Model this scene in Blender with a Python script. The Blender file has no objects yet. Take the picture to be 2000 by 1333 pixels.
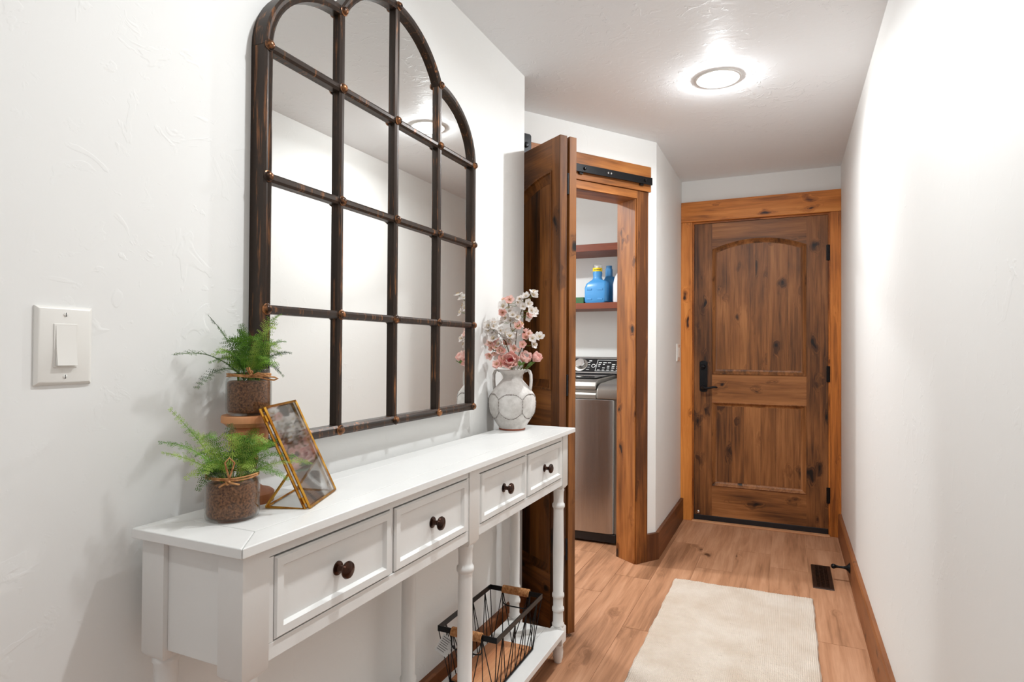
import bpy, math, random
from mathutils import Vector, Matrix
random.seed(7)
scene = bpy.context.scene
col = scene.collection
R = math.radians

# ------------------------------------------------------------------ camera
cd = bpy.data.cameras.new('camera')
cam = bpy.data.objects.new('camera', cd)
col.objects.link(cam)
cd.sensor_width = 36.0
cd.lens = 1194.9 / 2000 * 36
cd.clip_start = 0.02
cam.matrix_world = (Matrix.Translation((0, 0, 1.18)) @ Matrix.Rotation(R(24.304), 4, 'Z')
                    @ Matrix.Rotation(R(90 + 0.701), 4, 'X') @ Matrix.Rotation(R(0.326), 4, 'Z'))
scene.camera = cam

# ------------------------------------------------------------------ world: daylight of the open room behind the camera
w = bpy.data.worlds.new('world')
scene.world = w
w.use_nodes = True
bg = w.node_tree.nodes['Background']
bg.inputs[0].default_value = (0.95, 0.975, 1.0, 1)
bg.inputs[1].default_value = 0.22

vs = scene.view_settings
vs.view_transform = 'Standard'
vs.look = 'None'
vs.gamma = 1.0
vs.use_curve_mapping = False
vs.exposure = 0.8

DOWNLIGHT_W = 9.0
LAUNDRY_W = 18.0

# ------------------------------------------------------------------ helpers
def srgb(r, g, b):
    f = lambda c: (c / 255 / 12.92) if c <= 10.3 else ((c / 255 + 0.055) / 1.055) ** 2.4
    return (f(r), f(g), f(b), 1)

class NT:
    def __init__(s, name):
        s.m = bpy.data.materials.new(name); s.m.use_nodes = True
        s.t = s.m.node_tree; s.b = s.t.nodes['Principled BSDF']
    def n(s, typ, **kw):
        nd = s.t.nodes.new(typ)
        for k, v in kw.items():
            if k.startswith('i_'):
                key = k[2:].replace('_', ' ')
                nd.inputs[int(key) if key.isdigit() else key].default_value = v
            else: setattr(nd, k, v)
        return nd
    def l(s, a, b): s.t.links.new(a, b)
    def math(s, op, a, b=None, c=None, clamp=False):
        nd = s.n('ShaderNodeMath', operation=op); nd.use_clamp = clamp
        for i, x in enumerate((a, b, c)):
            if x is None: continue
            if isinstance(x, (int, float)): nd.inputs[i].default_value = x
            else: s.l(x, nd.inputs[i])
        return nd.outputs[0]
    def ramp(s, fac, stops, interp='LINEAR'):
        nd = s.n('ShaderNodeValToRGB'); nd.color_ramp.interpolation = interp
        e = nd.color_ramp.elements
        while len(e) < len(stops): e.new(0.5)
        for i, (p, c) in enumerate(stops):
            e[i].position = p; e[i].color = c if len(c) == 4 else (*c, 1)
        s.l(fac, nd.inputs[0]); return nd.outputs[0]
    def mix(s, fac, a, b, typ='MIX'):
        nd = s.n('ShaderNodeMix', data_type='RGBA', blend_type=typ)
        if isinstance(fac, (int, float)): nd.inputs[0].default_value = fac
        else: s.l(fac, nd.inputs[0])
        for i, x in ((6, a), (7, b)):
            if isinstance(x, tuple): nd.inputs[i].default_value = x
            else: s.l(x, nd.inputs[i])
        return nd.outputs[2]
    def bump(s, h, strength=0.3, dist=0.002):
        nd = s.n('ShaderNodeBump', i_Strength=strength, i_Distance=dist)
        s.l(h, nd.inputs['Height']); s.l(nd.outputs[0], s.b.inputs['Normal'])
    def coords(s, scale=(1, 1, 1), rnd=0.0, kind='Object'):
        tc = s.n('ShaderNodeTexCoord'); mp = s.n('ShaderNodeMapping')
        out = tc.outputs[kind]
        if rnd:
            oi = s.n('ShaderNodeObjectInfo')
            v = s.n('ShaderNodeVectorMath', operation='ADD')
            sc = s.n('ShaderNodeVectorMath', operation='SCALE')
            cmb = s.n('ShaderNodeCombineXYZ')
            r2 = s.math('FRACT', s.math('MULTIPLY', oi.outputs['Random'], 17.31))
            r3 = s.math('FRACT', s.math('MULTIPLY', oi.outputs['Random'], 91.7))
            for i, o in enumerate((oi.outputs['Random'], r2, r3)): s.l(o, cmb.inputs[i])
            s.l(cmb.outputs[0], sc.inputs[0]); sc.inputs['Scale'].default_value = rnd
            s.l(out, v.inputs[0]); s.l(sc.outputs[0], v.inputs[1]); out = v.outputs[0]
        s.l(out, mp.inputs[0]); mp.inputs['Scale'].default_value = scale
        return mp.outputs[0]
    def noise(s, vec, scale, detail=3, rough=0.55, dist=0.0):
        nd = s.n('ShaderNodeTexNoise', i_Scale=scale, i_Detail=detail, i_Roughness=rough, i_Distortion=dist)
        s.l(vec, nd.inputs['Vector']); return nd.outputs[0]

def plain(name, c, rough=0.5, metal=0.0, spec=0.5, **kw):
    t = NT(name); t.b.inputs['Base Color'].default_value = c
    t.b.inputs['Roughness'].default_value = rough; t.b.inputs['Metallic'].default_value = metal
    t.b.inputs['Specular IOR Level'].default_value = spec
    for k, v in kw.items(): t.b.inputs[k.replace('_', ' ')].default_value = v
    return t.m

def mottled(name, c1, c2, scale=8, rough=0.5, metal=0.0, bump=0.0, bscale=40, bdist=0.001, lo=0.35, hi=0.65, rnd=5.0):
    t = NT(name); v = t.coords(rnd=rnd)
    n = t.noise(v, scale, 5, 0.6)
    t.l(t.ramp(n, [(lo, c1), (hi, c2)]), t.b.inputs['Base Color'])
    t.b.inputs['Roughness'].default_value = rough; t.b.inputs['Metallic'].default_value = metal
    if bump: t.bump(t.noise(v, bscale, 3), bump, bdist)
    return t.m

def wood(name, axis, dark, mid, light, knot, rough=0.42, tone=0.35, knots=1.0, kscale=1.0, thr=0.38):
    """knotty stained wood, grain along local axis 0/1/2"""
    t = NT(name)
    def vec(g, c):
        sc = [c, c, c]; sc[axis] = g
        return t.coords(tuple(sc), rnd=23.0)
    # knots: stretched cells
    vk = vec(4.6 * kscale, 9.0 * kscale)
    wob = t.n('ShaderNodeTexNoise', i_Scale=1.6, i_Detail=2.0); t.l(vk, wob.inputs['Vector'])
    vv = t.n('ShaderNodeVectorMath', operation='MULTIPLY_ADD')
    t.l(wob.outputs['Color'], vv.inputs[0]); vv.inputs[1].default_value = (0.85, 0.85, 0.85); t.l(vk, vv.inputs[2])
    vo = t.n('ShaderNodeTexVoronoi', i_Scale=1.0, i_Randomness=1.0); t.l(vv.outputs[0], vo.inputs['Vector'])
    d = vo.outputs['Distance']
    sep = t.n('ShaderNodeSeparateColor'); t.l(vo.outputs['Color'], sep.inputs[0])
    on = t.math('GREATER_THAN', sep.outputs[0], thr)
    halo = t.math('MULTIPLY', t.math('SUBTRACT', 1.0, t.math('MULTIPLY', d, 2.6), clamp=True), on)
    halo = t.math('POWER', halo, 2.2)
    core = t.math('MULTIPLY', t.math('SUBTRACT', 1.0, t.math('MULTIPLY', d, 7.5), clamp=True), on)
    core = t.math('MULTIPLY', t.math('MULTIPLY', core, 2.2, clamp=True), knots)
    # grain deflected by knots
    vg = vec(0.9, 16.0)
    va = t.n('ShaderNodeVectorMath', operation='ADD')
    cm = t.n('ShaderNodeCombineXYZ')
    for i in range(3):
        if i != axis: t.l(t.math('MULTIPLY', halo, 2.4), cm.inputs[i])
    t.l(vg, va.inputs[0]); t.l(cm.outputs[0], va.inputs[1])
    fine = t.noise(va.outputs[0], 2.2, 7, 0.62, 0.7)
    vb = vec(0.8, 4.2)
    big = t.noise(vb, 1.5, 3, 0.5, 0.9)
    vf = vec(3.0, 110.0)
    pore = t.noise(vf, 1.5, 3, 0.6)
    f = t.math('ADD', t.math('MULTIPLY', fine, 0.62), t.math('MULTIPLY', big, 0.62))
    f = t.math('SUBTRACT', f, 0.12)
    f = t.math('ADD', f, t.math('MULTIPLY', t.math('SUBTRACT', pore, 0.5), 0.22))
    oi = t.n('ShaderNodeObjectInfo')
    rr = t.math('FRACT', t.math('MULTIPLY', oi.outputs['Random'], 37.7))
    f = t.math('ADD', f, t.math('MULTIPLY', t.math('SUBTRACT', rr, 0.5), tone))
    f = t.math('SUBTRACT', f, t.math('MULTIPLY', halo, 0.42 * knots))
    c = t.ramp(f, [(0.30, dark), (0.49, mid), (0.68, light)])
    c = t.mix(core, c, knot)
    t.l(c, t.b.inputs['Base Color'])
    t.b.inputs['Roughness'].default_value = rough + 0.04
    t.b.inputs['Specular IOR Level'].default_value = 0.35
    t.bump(t.math('ADD', fine, t.math('MULTIPLY', pore, 0.5)), 0.12, 0.002)
    return t.m

def trowel(name, c, strength, scale=(1, 1, 1), thr=0.60):
    t = NT(name); v = t.coords(scale)
    n1 = t.noise(v, 11.0, 3, 0.55, 1.4)
    r1 = t.n('ShaderNodeMapRange', i_1=thr, i_2=thr + 0.035); t.l(n1, r1.inputs[0])
    n3 = t.noise(v, 2.2, 2, 0.5)
    r3 = t.n('ShaderNodeMapRange', i_1=0.46, i_2=0.6); t.l(n3, r3.inputs[0])
    n2 = t.noise(v, 26, 4, 0.6, 0.6)
    r2 = t.n('ShaderNodeMapRange', i_1=0.62, i_2=0.68); t.l(n2, r2.inputs[0])
    h = t.math('ADD', t.math('MULTIPLY', r1.outputs[0], r3.outputs[0]), t.math('MULTIPLY', r2.outputs[0], 0.35))
    h = t.math('ADD', h, t.math('MULTIPLY', n1, 0.6))
    t.b.inputs['Base Color'].default_value = c
    t.b.inputs['Roughness'].default_value = 0.55
    t.bump(h, strength, 0.0022)
    return t.m

def mesh_obj(name, verts, faces, mat, parent=None, smooth=False, world=True, bevel=0.0, seg=2, solid=0.0):
    me = bpy.data.meshes.new(name)
    if parent is not None and world:
        off = Vector((0, 0, 0)); q_ = parent
        while q_ is not None: off += q_.location; q_ = q_.parent
        verts = [(v[0] - off[0], v[1] - off[1], v[2] - off[2]) for v in verts]
    me.from_pydata([tuple(v) for v in verts], [], faces); me.validate(); me.update()
    o = bpy.data.objects.new(name, me); col.objects.link(o)
    if parent is not None: o.parent = parent
    if mat is not None: me.materials.append(mat)
    if smooth:
        for p in me.polygons: p.use_smooth = True
        if smooth == 'auto': me.set_sharp_from_angle(angle=R(38))
    if solid:
        m = o.modifiers.new('solid', 'SOLIDIFY'); m.thickness = solid; m.offset = 0
    if bevel:
        m = o.modifiers.new('bevel', 'BEVEL'); m.width = bevel; m.segments = seg; m.limit_method = 'ANGLE'
        m.angle_limit = R(40)
        for p in me.polygons: p.use_smooth = True
        me.set_sharp_from_angle(angle=R(30)) if not smooth else None
        if hasattr(m, 'harden_normals'): m.harden_normals = True
    return o

class MB:
    def __init__(s): s.v = []; s.f = []
    def add(s, v, f):
        k = len(s.v); s.v += [tuple(x) for x in v]; s.f += [tuple(i + k for i in q) for q in f]; return s
    def box(s, x0, x1, y0, y1, z0, z1):
        v = [(x, y, z) for x in (x0, x1) for y in (y0, y1) for z in (z0, z1)]
        return s.add(v, [(0, 1, 3, 2), (4, 6, 7, 5), (0, 4, 5, 1), (2, 3, 7, 6), (0, 2, 6, 4), (1, 5, 7, 3)])
    def prism(s, poly, axis, a0, a1):
        """poly: list of 2-D points in the two other axes (cyclic order), extruded along axis"""
        n = len(poly)
        def mk(p, a):
            if axis == 0: return (a, p[0], p[1])
            if axis == 1: return (p[0], a, p[1])
            return (p[0], p[1], a)
        v = [mk(p, a0) for p in poly] + [mk(p, a1) for p in poly]
        f = [tuple(range(n - 1, -1, -1)), tuple(range(n, 2 * n))]
        f += [(i, (i + 1) % n, n + (i + 1) % n, n + i) for i in range(n)]
        return s.add(v, f)
    def loops(s, loops, cap0=False, cap1=False, closed=True):
        n = len(loops[0]); v = [p for l in loops for p in l]; f = []
        for k in range(len(loops) - 1):
            for i in range(n if closed else n - 1):
                j = (i + 1) % n
                f.append((k * n + i, k * n + j, (k + 1) * n + j, (k + 1) * n + i))
        if cap0: f.append(tuple(range(n - 1, -1, -1)))
        if cap1: f.append(tuple(range((len(loops) - 1) * n, len(loops) * n)))
        return s.add(v, f)
    def lathe(s, prof, c=(0, 0, 0), seg=32, axis=2, cap=True):
        ls = []
        for r, h in prof:
            l = []
            for i in range(seg):
                a = 2 * math.pi * i / seg; x, y = r * math.cos(a), r * math.sin(a)
                if axis == 2: l.append((c[0] + x, c[1] + y, c[2] + h))
                elif axis == 0: l.append((c[0] + h, c[1] + x, c[2] + y))
                else: l.append((c[0] + y, c[1] + h, c[2] + x))
            ls.append(l)
        return s.loops(ls, cap, cap)
    def tube(s, pts, r, seg=8, cap=True, closed=False):
        pts = [Vector(p) for p in pts]; n = len(pts); ls = []
        rr = r if isinstance(r, (list, tuple)) else [r] * n
        up = Vector((0.31, 0.17, 0.93)).normalized(); prev = None
        for i, p in enumerate(pts):
            if closed: d = pts[(i + 1) % n] - pts[i - 1]
            else: d = pts[min(i + 1, n - 1)] - pts[max(i - 1, 0)]
            d.normalize()
            a = prev if prev is not None else (up if abs(d.dot(up)) < 0.95 else Vector((1, 0, 0)))
            a = (a - d * a.dot(d)).normalized(); b = d.cross(a); prev = a
            ls.append([tuple(p + (a * math.cos(t) + b * math.sin(t)) * rr[i]) for t in [2 * math.pi * k / seg for k in range(seg)]])
        if closed: ls.append(ls[0]); return s.loops(ls)
        return s.loops(ls, cap, cap)
    def ball(s, c, r, seg=12, rings=8, sc=(1, 1, 1)):
        ls = []
        for k in range(1, rings):
            p = math.pi * k / rings
            ls.append([(c[0] + sc[0] * r * math.sin(p) * math.cos(a), c[1] + sc[1] * r * math.sin(p) * math.sin(a), c[2] - sc[2] * r * math.cos(p))
                       for a in [2 * math.pi * i / seg for i in range(seg)]])
        return s.loops(ls, True, True)
    def obj(s, name, mat, parent=None, **kw): return mesh_obj(name, s.v, s.f, mat, parent, **kw)

def empty(name, loc=(0, 0, 0), rz=0.0):
    o = bpy.data.objects.new(name, None); col.objects.link(o)
    o.location = loc; o.rotation_euler[2] = rz; o.empty_display_size = 0.05
    return o
def tag(o, label=None, cat=None, group=None, kind=None):
    if label: o['label'] = label
    if cat: o['category'] = cat
    if group: o['group'] = group
    if kind: o['kind'] = kind
    return o
def bez(p0, p1, p2, n):
    p0, p1, p2 = Vector(p0), Vector(p1), Vector(p2)
    return [p0 * (1 - t) ** 2 + p1 * 2 * t * (1 - t) + p2 * t * t for t in [i / n for i in range(n + 1)]]

# ------------------------------------------------------------------ materials
WALL = trowel('wall_paint', srgb(234, 233, 230), 0.2)
CEIL = trowel('ceiling_paint', srgb(236, 237, 238), 0.6, (1.3, 1.3, 1.3), 0.57)
def wood3(name, *a, **k): return [wood(f'{name}_{"xyz"[i]}', i, *a, **k) for i in range(3)]
TRIM = wood3('alder_trim', srgb(126, 68, 24), srgb(202, 121, 50), srgb(226, 148, 72), srgb(48, 22, 9))
CASE = wood3('alder_casing', srgb(84, 46, 18), srgb(146, 88, 40), srgb(182, 118, 60), srgb(36, 18, 8))
DOOR = wood3('alder_door', srgb(72, 42, 20), srgb(134, 84, 44), srgb(172, 114, 66), srgb(24, 13, 7), thr=0.28, tone=0.2)
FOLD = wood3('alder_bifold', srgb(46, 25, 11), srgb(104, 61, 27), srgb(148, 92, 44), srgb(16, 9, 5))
BASE = wood3('alder_baseboard', srgb(82, 46, 24), srgb(116, 68, 37), srgb(142, 88, 50), srgb(40, 22, 12), knots=0.5)
SHELFW = wood3('dark_shelf', srgb(84, 38, 22), srgb(110, 52, 31), srgb(128, 64, 40), srgb(60, 30, 18), knots=0.0)
PLANK = wood('floor_oak', 1, srgb(136, 94, 66), srgb(177, 128, 95), srgb(198, 150, 117), srgb(74, 46, 30), rough=0.42, tone=0.12, knots=0.8, kscale=0.62, thr=0.62)
SEAM = plain('floor_seam', srgb(206, 160, 124), 0.7)
PALEWOOD = wood3('pale_wood', srgb(176, 112, 72), srgb(205, 145, 102), srgb(222, 170, 128), srgb(120, 72, 44), knots=0.3)
TURNED = wood('turned_wood', 2, srgb(150, 88, 50), srgb(186, 118, 74), srgb(208, 146, 100), srgb(130, 76, 44), knots=0.1)
WHITE = mottled('console_white', srgb(226, 225, 222), srgb(232, 231, 228), 3, 0.34)
PLASTIC = plain('switch_plastic', srgb(232, 229, 223), 0.25)
BLACK = plain('black_metal', srgb(26, 26, 28), 0.38, 0.6)
BLACKSOFT = plain('black_rubber', srgb(14, 16, 22), 0.45)
def bronze():
    t = NT('rubbed_bronze'); v = t.coords((60, 60, 4), rnd=9.0); v2 = t.coords((1, 1, 1), rnd=9.0)
    a = t.noise(v, 1.4, 5, 0.7); b = t.noise(v2, 16, 3, 0.6)
    f = t.math('MULTIPLY', t.math('SUBTRACT', a, 0.56, clamp=True), t.math('MULTIPLY', b, 12))
    c = t.mix(t.math('MINIMUM', f, 0.9), srgb(50, 38, 30), srgb(160, 104, 62))
    t.l(c, t.b.inputs['Base Color']); t.b.inputs['Metallic'].default_value = 0.45; t.b.inputs['Roughness'].default_value = 0.38
    return t.m
BRONZE = bronze()
RIVET = mottled('rivet_copper', srgb(44, 30, 22), srgb(170, 112, 68), 60, 0.3, 0.6, lo=0.42, hi=0.68)
KNOB = mottled('knob_bronze', srgb(34, 24, 20), srgb(74, 44, 30), 40, 0.22, 0.7)
MIRROR = plain('mirror_glass', (0.80, 0.805, 0.79, 1), 0.0, 1.0)
def glass(name, c=(1, 1, 1, 1), rough=0.0):
    t = NT(name)
    t.b.inputs['Base Color'].default_value = c; t.b.inputs['Transmission Weight'].default_value = 1.0
    t.b.inputs['Roughness'].default_value = rough; t.b.inputs['IOR'].default_value = 1.45
    return t.m
def thin_glass(name, mixf, rough, tint=(1, 1, 1, 1)):
    t = NT(name); out = t.t.nodes['Material Output']
    tr = t.n('ShaderNodeBsdfTransparent'); tr.inputs[0].default_value = tint
    gl = t.n('ShaderNodeBsdfGlossy'); gl.inputs['Roughness'].default_value = rough
    fr = t.n('ShaderNodeLayerWeight'); fr.inputs[0].default_value = 0.5
    f = t.math('ADD', t.math('MULTIPLY', t.math('POWER', fr.outputs['Facing'], 3.5), 0.75), mixf, clamp=True)
    mx = t.n('ShaderNodeMixShader'); t.l(f, mx.inputs[0]); t.l(tr.outputs[0], mx.inputs[1]); t.l(gl.outputs[0], mx.inputs[2])
    t.l(mx.outputs[0], out.inputs[0]); return t.m
JAR = thin_glass('jar_glass', 0.02, 0.02, (0.95, 0.96, 0.95, 1))
PANE = thin_glass('frame_glass', 0.26, 0.035, (0.93, 0.94, 0.94, 1))
CLEARCAP = thin_glass('clear_plastic', 0.1, 0.15)
GOLD = mottled('brass_gold', srgb(160, 100, 30), srgb(222, 172, 72), 30, 0.25, 0.9)
SOIL = mottled('potting_soil', srgb(66, 38, 22), srgb(150, 100, 66), 260, 0.9, bump=0.5, bscale=350, lo=0.36, hi=0.68)
TWINE = mottled('twine', srgb(150, 96, 52), srgb(206, 152, 100), 120, 0.9, bump=0.6, bscale=300)
def leaf_mat(name, c1, c2):
    t = NT(name); v = t.coords(rnd=4.0); n = t.noise(v, 22, 3)
    t.l(t.ramp(n, [(0.35, c1), (0.65, c2)]), t.b.inputs['Base Color'])
    t.b.inputs['Roughness'].default_value = 0.5
    out = t.t.nodes['Material Output']; tl = t.n('ShaderNodeBsdfTranslucent')
    t.l(t.ramp(n, [(0.35, c1), (0.65, c2)]), tl.inputs[0])
    mx = t.n('ShaderNodeMixShader'); mx.inputs[0].default_value = 0.3
    t.l(t.b.outputs[0], mx.inputs[1]); t.l(tl.outputs[0], mx.inputs[2]); t.l(mx.outputs[0], out.inputs[0])
    return t.m
FERN = leaf_mat('fern_green', srgb(60, 104, 22), srgb(120, 164, 50))
FERNL = leaf_mat('fern_lime', srgb(104, 140, 44), srgb(168, 190, 84))
FERND = leaf_mat('fern_dark', srgb(40, 66, 24), srgb(82, 112, 44))
LEAF = leaf_mat('leaf_green', srgb(62, 98, 36), srgb(116, 150, 66))
PETALW = leaf_mat('petal_white', srgb(236, 230, 226), srgb(246, 243, 240))
PETALP = leaf_mat('petal_pink', srgb(248, 190, 180), srgb(253, 226, 218))
PETALD = leaf_mat('petal_deep_pink', srgb(222, 98, 108), srgb(240, 150, 150))
STAMEN = plain('stamen_gold', srgb(196, 160, 78), 0.7)
STEM = plain('stem_brown', srgb(92, 74, 40), 0.7)
STEMG = plain('stem_green', srgb(104, 124, 54), 0.7)
CERAM = mottled('vase_whitewash', srgb(184, 178, 172), srgb(214, 209, 204), 26, 0.62, bump=0.35, bscale=60, lo=0.34, hi=0.6)
TERRA = plain('terracotta', srgb(150, 84, 62), 0.8)
BEADS = mottled('vase_beading', srgb(74, 52, 42), srgb(196, 190, 184), 300, 0.5, lo=0.4, hi=0.6)
def steel():
    t = NT('graphite_steel'); v = t.coords((60, 60, 2)); n = t.noise(v, 2, 3)
    t.l(t.ramp(n, [(0.3, srgb(166, 163, 160)), (0.7, srgb(176, 173, 170))]), t.b.inputs['Base Color'])
    t.b.inputs['Metallic'].default_value = 0.9; t.b.inputs['Roughness'].default_value = 0.24
    return t.m
STEEL = steel()
SILVER = plain('washer_silver', srgb(150, 146, 140), 0.32, 0.7)
CHROME = plain('chrome', srgb(230, 230, 230), 0.08, 1.0)
GLOSSBLACK = plain('gloss_black', srgb(20, 21, 24), 0.06)
PRINT = plain('white_print', srgb(214, 214, 212), 0.5)
INK = plain('black_ink', srgb(24, 22, 22), 0.6)
BLUE = plain('blue_plastic', srgb(70, 146, 206), 0.3)
YELLOW = plain('yellow_label', srgb(240, 206, 20), 0.5)
WHITEPL = plain('white_plastic', srgb(226, 226, 228), 0.3)
GREENBOX = plain('green_card', srgb(40, 92, 44), 0.5)
REDPL = plain('red_card', srgb(176, 40, 44), 0.5)
def rug_mat():
    t = NT('woven_rug'); v = t.coords((1, 1, 1))
    wx = t.n('ShaderNodeTexWave', bands_direction='X', i_Scale=44.0, i_Distortion=0.6); t.l(v, wx.inputs[0])
    wy = t.n('ShaderNodeTexWave', bands_direction='Y', i_Scale=52.0, i_Distortion=0.6); t.l(v, wy.inputs[0])
    n = t.noise(t.coords((2.5, 40, 1)), 3, 4, 0.7); n2 = t.noise(v, 5, 4, 0.6)
    h = t.math('MULTIPLY', wx.outputs[1], wy.outputs[1])
    c = t.ramp(n2, [(0.3, srgb(208, 190, 172)), (0.65, srgb(224, 211, 197))])
    fl = t.n('ShaderNodeMapRange', i_1=0.64, i_2=0.75); t.l(n, fl.inputs[0])
    c = t.mix(t.math('MULTIPLY', fl.outputs[0], 0.6), c, srgb(150, 120, 94))
    c = t.mix(t.math('MULTIPLY', t.math('SUBTRACT', 1.0, h), 0.12), c, srgb(150, 130, 110))  # gaps of the weave darkened in the colour, standing in for occlusion shade
    t.l(c, t.b.inputs['Base Color']); t.b.inputs['Roughness'].default_value = 0.95
    t.b.inputs['Specular IOR Level'].default_value = 0.1
    t.bump(h, 0.7, 0.004); return t.m
RUG = rug_mat()
LAMP = NT('lamp_glow'); LAMP.b.inputs['Base Color'].default_value = (1, 1, 1, 1)
LAMP.b.inputs['Emission Color'].default_value = (1, 0.96, 0.9, 1); LAMP.b.inputs['Emission Strength'].default_value = 18.0
LAMP = LAMP.m
RING = plain('lamp_trim', srgb(226, 224, 220), 0.4)

# ================================================================== STRUCTURE
CZ = 2.356; XL = -1.038; XR = 0.305; YF = 4.393; YB = -0.6
D1 = (-0.6826, 3.4928)                       # outer corner of the slanted laundry wall
DROT = math.atan2(-0.82136, -0.57041)        # its local X runs along the wall, away from the corner; local Y faces the hall
def dl(s, off, z=0.0): return (D1[0] - 0.57041 * s + 0.82136 * off, D1[1] - 0.82136 * s - 0.57041 * off, z)

def struct(o, label, cat=None): return tag(o, label, cat, kind='structure')
struct(MB().box(XL - 0.12, XL, YB, 2.2955, 0, CZ).obj('wall_left', WALL), 'white plastered wall behind the arched mirror and console', 'wall')
struct(MB().box(-2.4, XL, 2.2956, 2.4155, 0, CZ).obj('wall_return', WALL), 'short return wall beside the folded wooden door', 'wall')
struct(MB().box(XR, XR + 0.12, YB, 4.6, 0, CZ).obj('wall_right', WALL), 'long white plastered wall on the right of the hall', 'wall')
struct(MB().box(-0.805, XR, YF + 0.06, 4.6, 0, CZ).box(-0.805, -0.63, YF, YF + 0.06, 0, CZ).box(0.262, XR, YF, YF + 0.06, 0, CZ).box(-0.63, 0.262, YF, YF + 0.06, 2.075, CZ).obj('wall_far', WALL), 'white wall above the far wooden door', 'wall')
ci = dl(0, -0.12)
struct(MB().prism([D1, (D1[0], YF - 0.0005), (-0.805, YF - 0.0005), (-0.805, 3.51)], 2, 0, CZ).obj('wall_side', WALL), 'narrow white wall between laundry doorway and far door', 'wall')
wd = empty('wall_slanted', (D1[0], D1[1], 0), DROT)
struct(wd, 'slanted white wall around the laundry doorway', 'wall')
MB().box(0.0, 0.15, -0.12, 0, 0, CZ).obj('wall_pier', WALL, wd, world=False)
MB().box(0.15, 1.05, -0.12, 0, 2.03, CZ).obj('wall_lintel', WALL, wd, world=False)
MB().box(1.05, 1.32, -0.12, 0, 0, CZ).obj('wall_pier', WALL, wd, world=False)
struct(MB().box(-2.4, -0.8055, 4.5, 4.6, 0, CZ).obj('wall_laundry_back', WALL), 'grey white back wall of the laundry room with shelves', 'wall')
struct(MB().box(-2.5, -2.4, 2.2956, 4.6, 0, CZ).obj('wall_laundry_left', WALL), 'far left wall inside the laundry room', 'wall')
struct(MB().box(-2.5, XR + 0.12, YB, 4.6, CZ, CZ + 0.1).obj('ceiling', CEIL), 'white textured plaster ceiling', 'ceiling')
fl = struct(MB().box(-2.5, XR + 0.12, YB, 4.6, -0.1, -0.0025).obj('floor', SEAM), 'light oak plank floor of hall and laundry', 'floor')
# planks: rows parallel to the hall, 18.4 cm wide
ends = {-4: 3.4, -3: 2.7, -2: 3.9, -1: 3.05, 0: 3.45, 1: 2.9, 2: 3.159, 3: 3.849, 4: 3.45, 5: 3.841, 6: 3.622, 7: 2.785}
pm = {}
for k in range(-4, 9):
    x0 = -1.196 + 0.1845 * k; x1 = x0 + 0.1845
    if k == 8: x0, x1 = 0.28, 0.305
    e = ends.get(k, 3.3); ys = [e + 1.27 * j for j in range(-4, 3)]
    for a, b in zip(ys, ys[1:]):
        lo = YB if k > 0 else 2.42; hi = 4.392 if k > 2 else 4.5
        a, b = max(a, lo), min(b, hi)
        if b - a < 0.02: continue
        xx0 = x0 + 0.0009; xx1 = min(x1, XR) - 0.0009
        if k == 0 or k == 1:
            pass
        MB().box(xx0, xx1, a + 0.0009, b - 0.0009, -0.0025, 0).obj('floor_plank', PLANK, fl)

# baseboards
bl = struct(MB().prism([(XL, 0), (XL + 0.02, 0), (XL + 0.02, 0.143), (XL + 0.014, 0.15), (XL, 0.15)], 1, YB, 2.4155).obj('baseboard_left', BASE[1]), 'brown stained baseboard behind the console table', 'baseboard')
struct(MB().prism([(XR, 0), (XR - 0.02, 0), (XR - 0.02, 0.143), (XR - 0.014, 0.15), (XR, 0.15)], 1, YB, YF - 0.0235).obj('baseboard_right', BASE[1]), 'brown stained baseboard along the right wall', 'baseboard')
XS = D1[0]
a = dl(0.08, 0.0); b = dl(0.08, 0.02)
cor = (XS + 0.02, D1[1] - 0.0075)
struct(MB().prism([a[:2], b[:2], cor, D1], 2, 0, 0.15).obj('baseboard_corner', BASE[2], bevel=0.002), 'short slanted piece of baseboard at the laundry corner', 'baseboard')
struct(MB().prism([(XS, D1[1] + 0.0005), (XS + 0.02, D1[1] - 0.007), (XS + 0.02, YF - 0.0235), (XS, YF - 0.0235)], 2, 0, 0.15).obj('baseboard_side', BASE[1], bevel=0.002), 'brown baseboard on the narrow wall beside the far door', 'baseboard')

# ------------------------------------------------------------------ far door casing (trim_1)
tr = struct(empty('trim_1', (-0.2, YF, 0)), 'orange brown knotty casing around the far door', 'door frame')
MB().box(XS + 0.0005, -0.607, YF - 0.022, YF - 0.0005, 0, 2.063).obj('casing_leg', TRIM[2], tr, bevel=0.0015)
MB().box(0.243, XR - 0.0005, YF - 0.022, YF - 0.0005, 0, 2.063).obj('casing_leg', TRIM[2], tr, bevel=0.0015)
MB().box(XS + 0.0005, XR - 0.0005, YF - 0.025, YF - 0.0005, 2.064, 2.203).obj('casing_head', TRIM[0], tr, bevel=0.0015)
MB().box(-0.630, -0.5965, YF, YF + 0.055, 0, 2.065).obj('jamb', TRIM[2], tr)
MB().box(0.2335, 0.262, YF, YF + 0.055, 0, 2.065).obj('jamb', TRIM[2], tr)
MB().box(-0.5965, 0.2335, YF, YF + 0.055, 2.052, 2.072).obj('head_jamb', TRIM[0], tr)
MB().box(-0.605, 0.24, YF - 0.045, YF - 0.001, 0.0003, 0.008).obj('threshold', PALEWOOD[0], tr, bevel=0.002)

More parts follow.
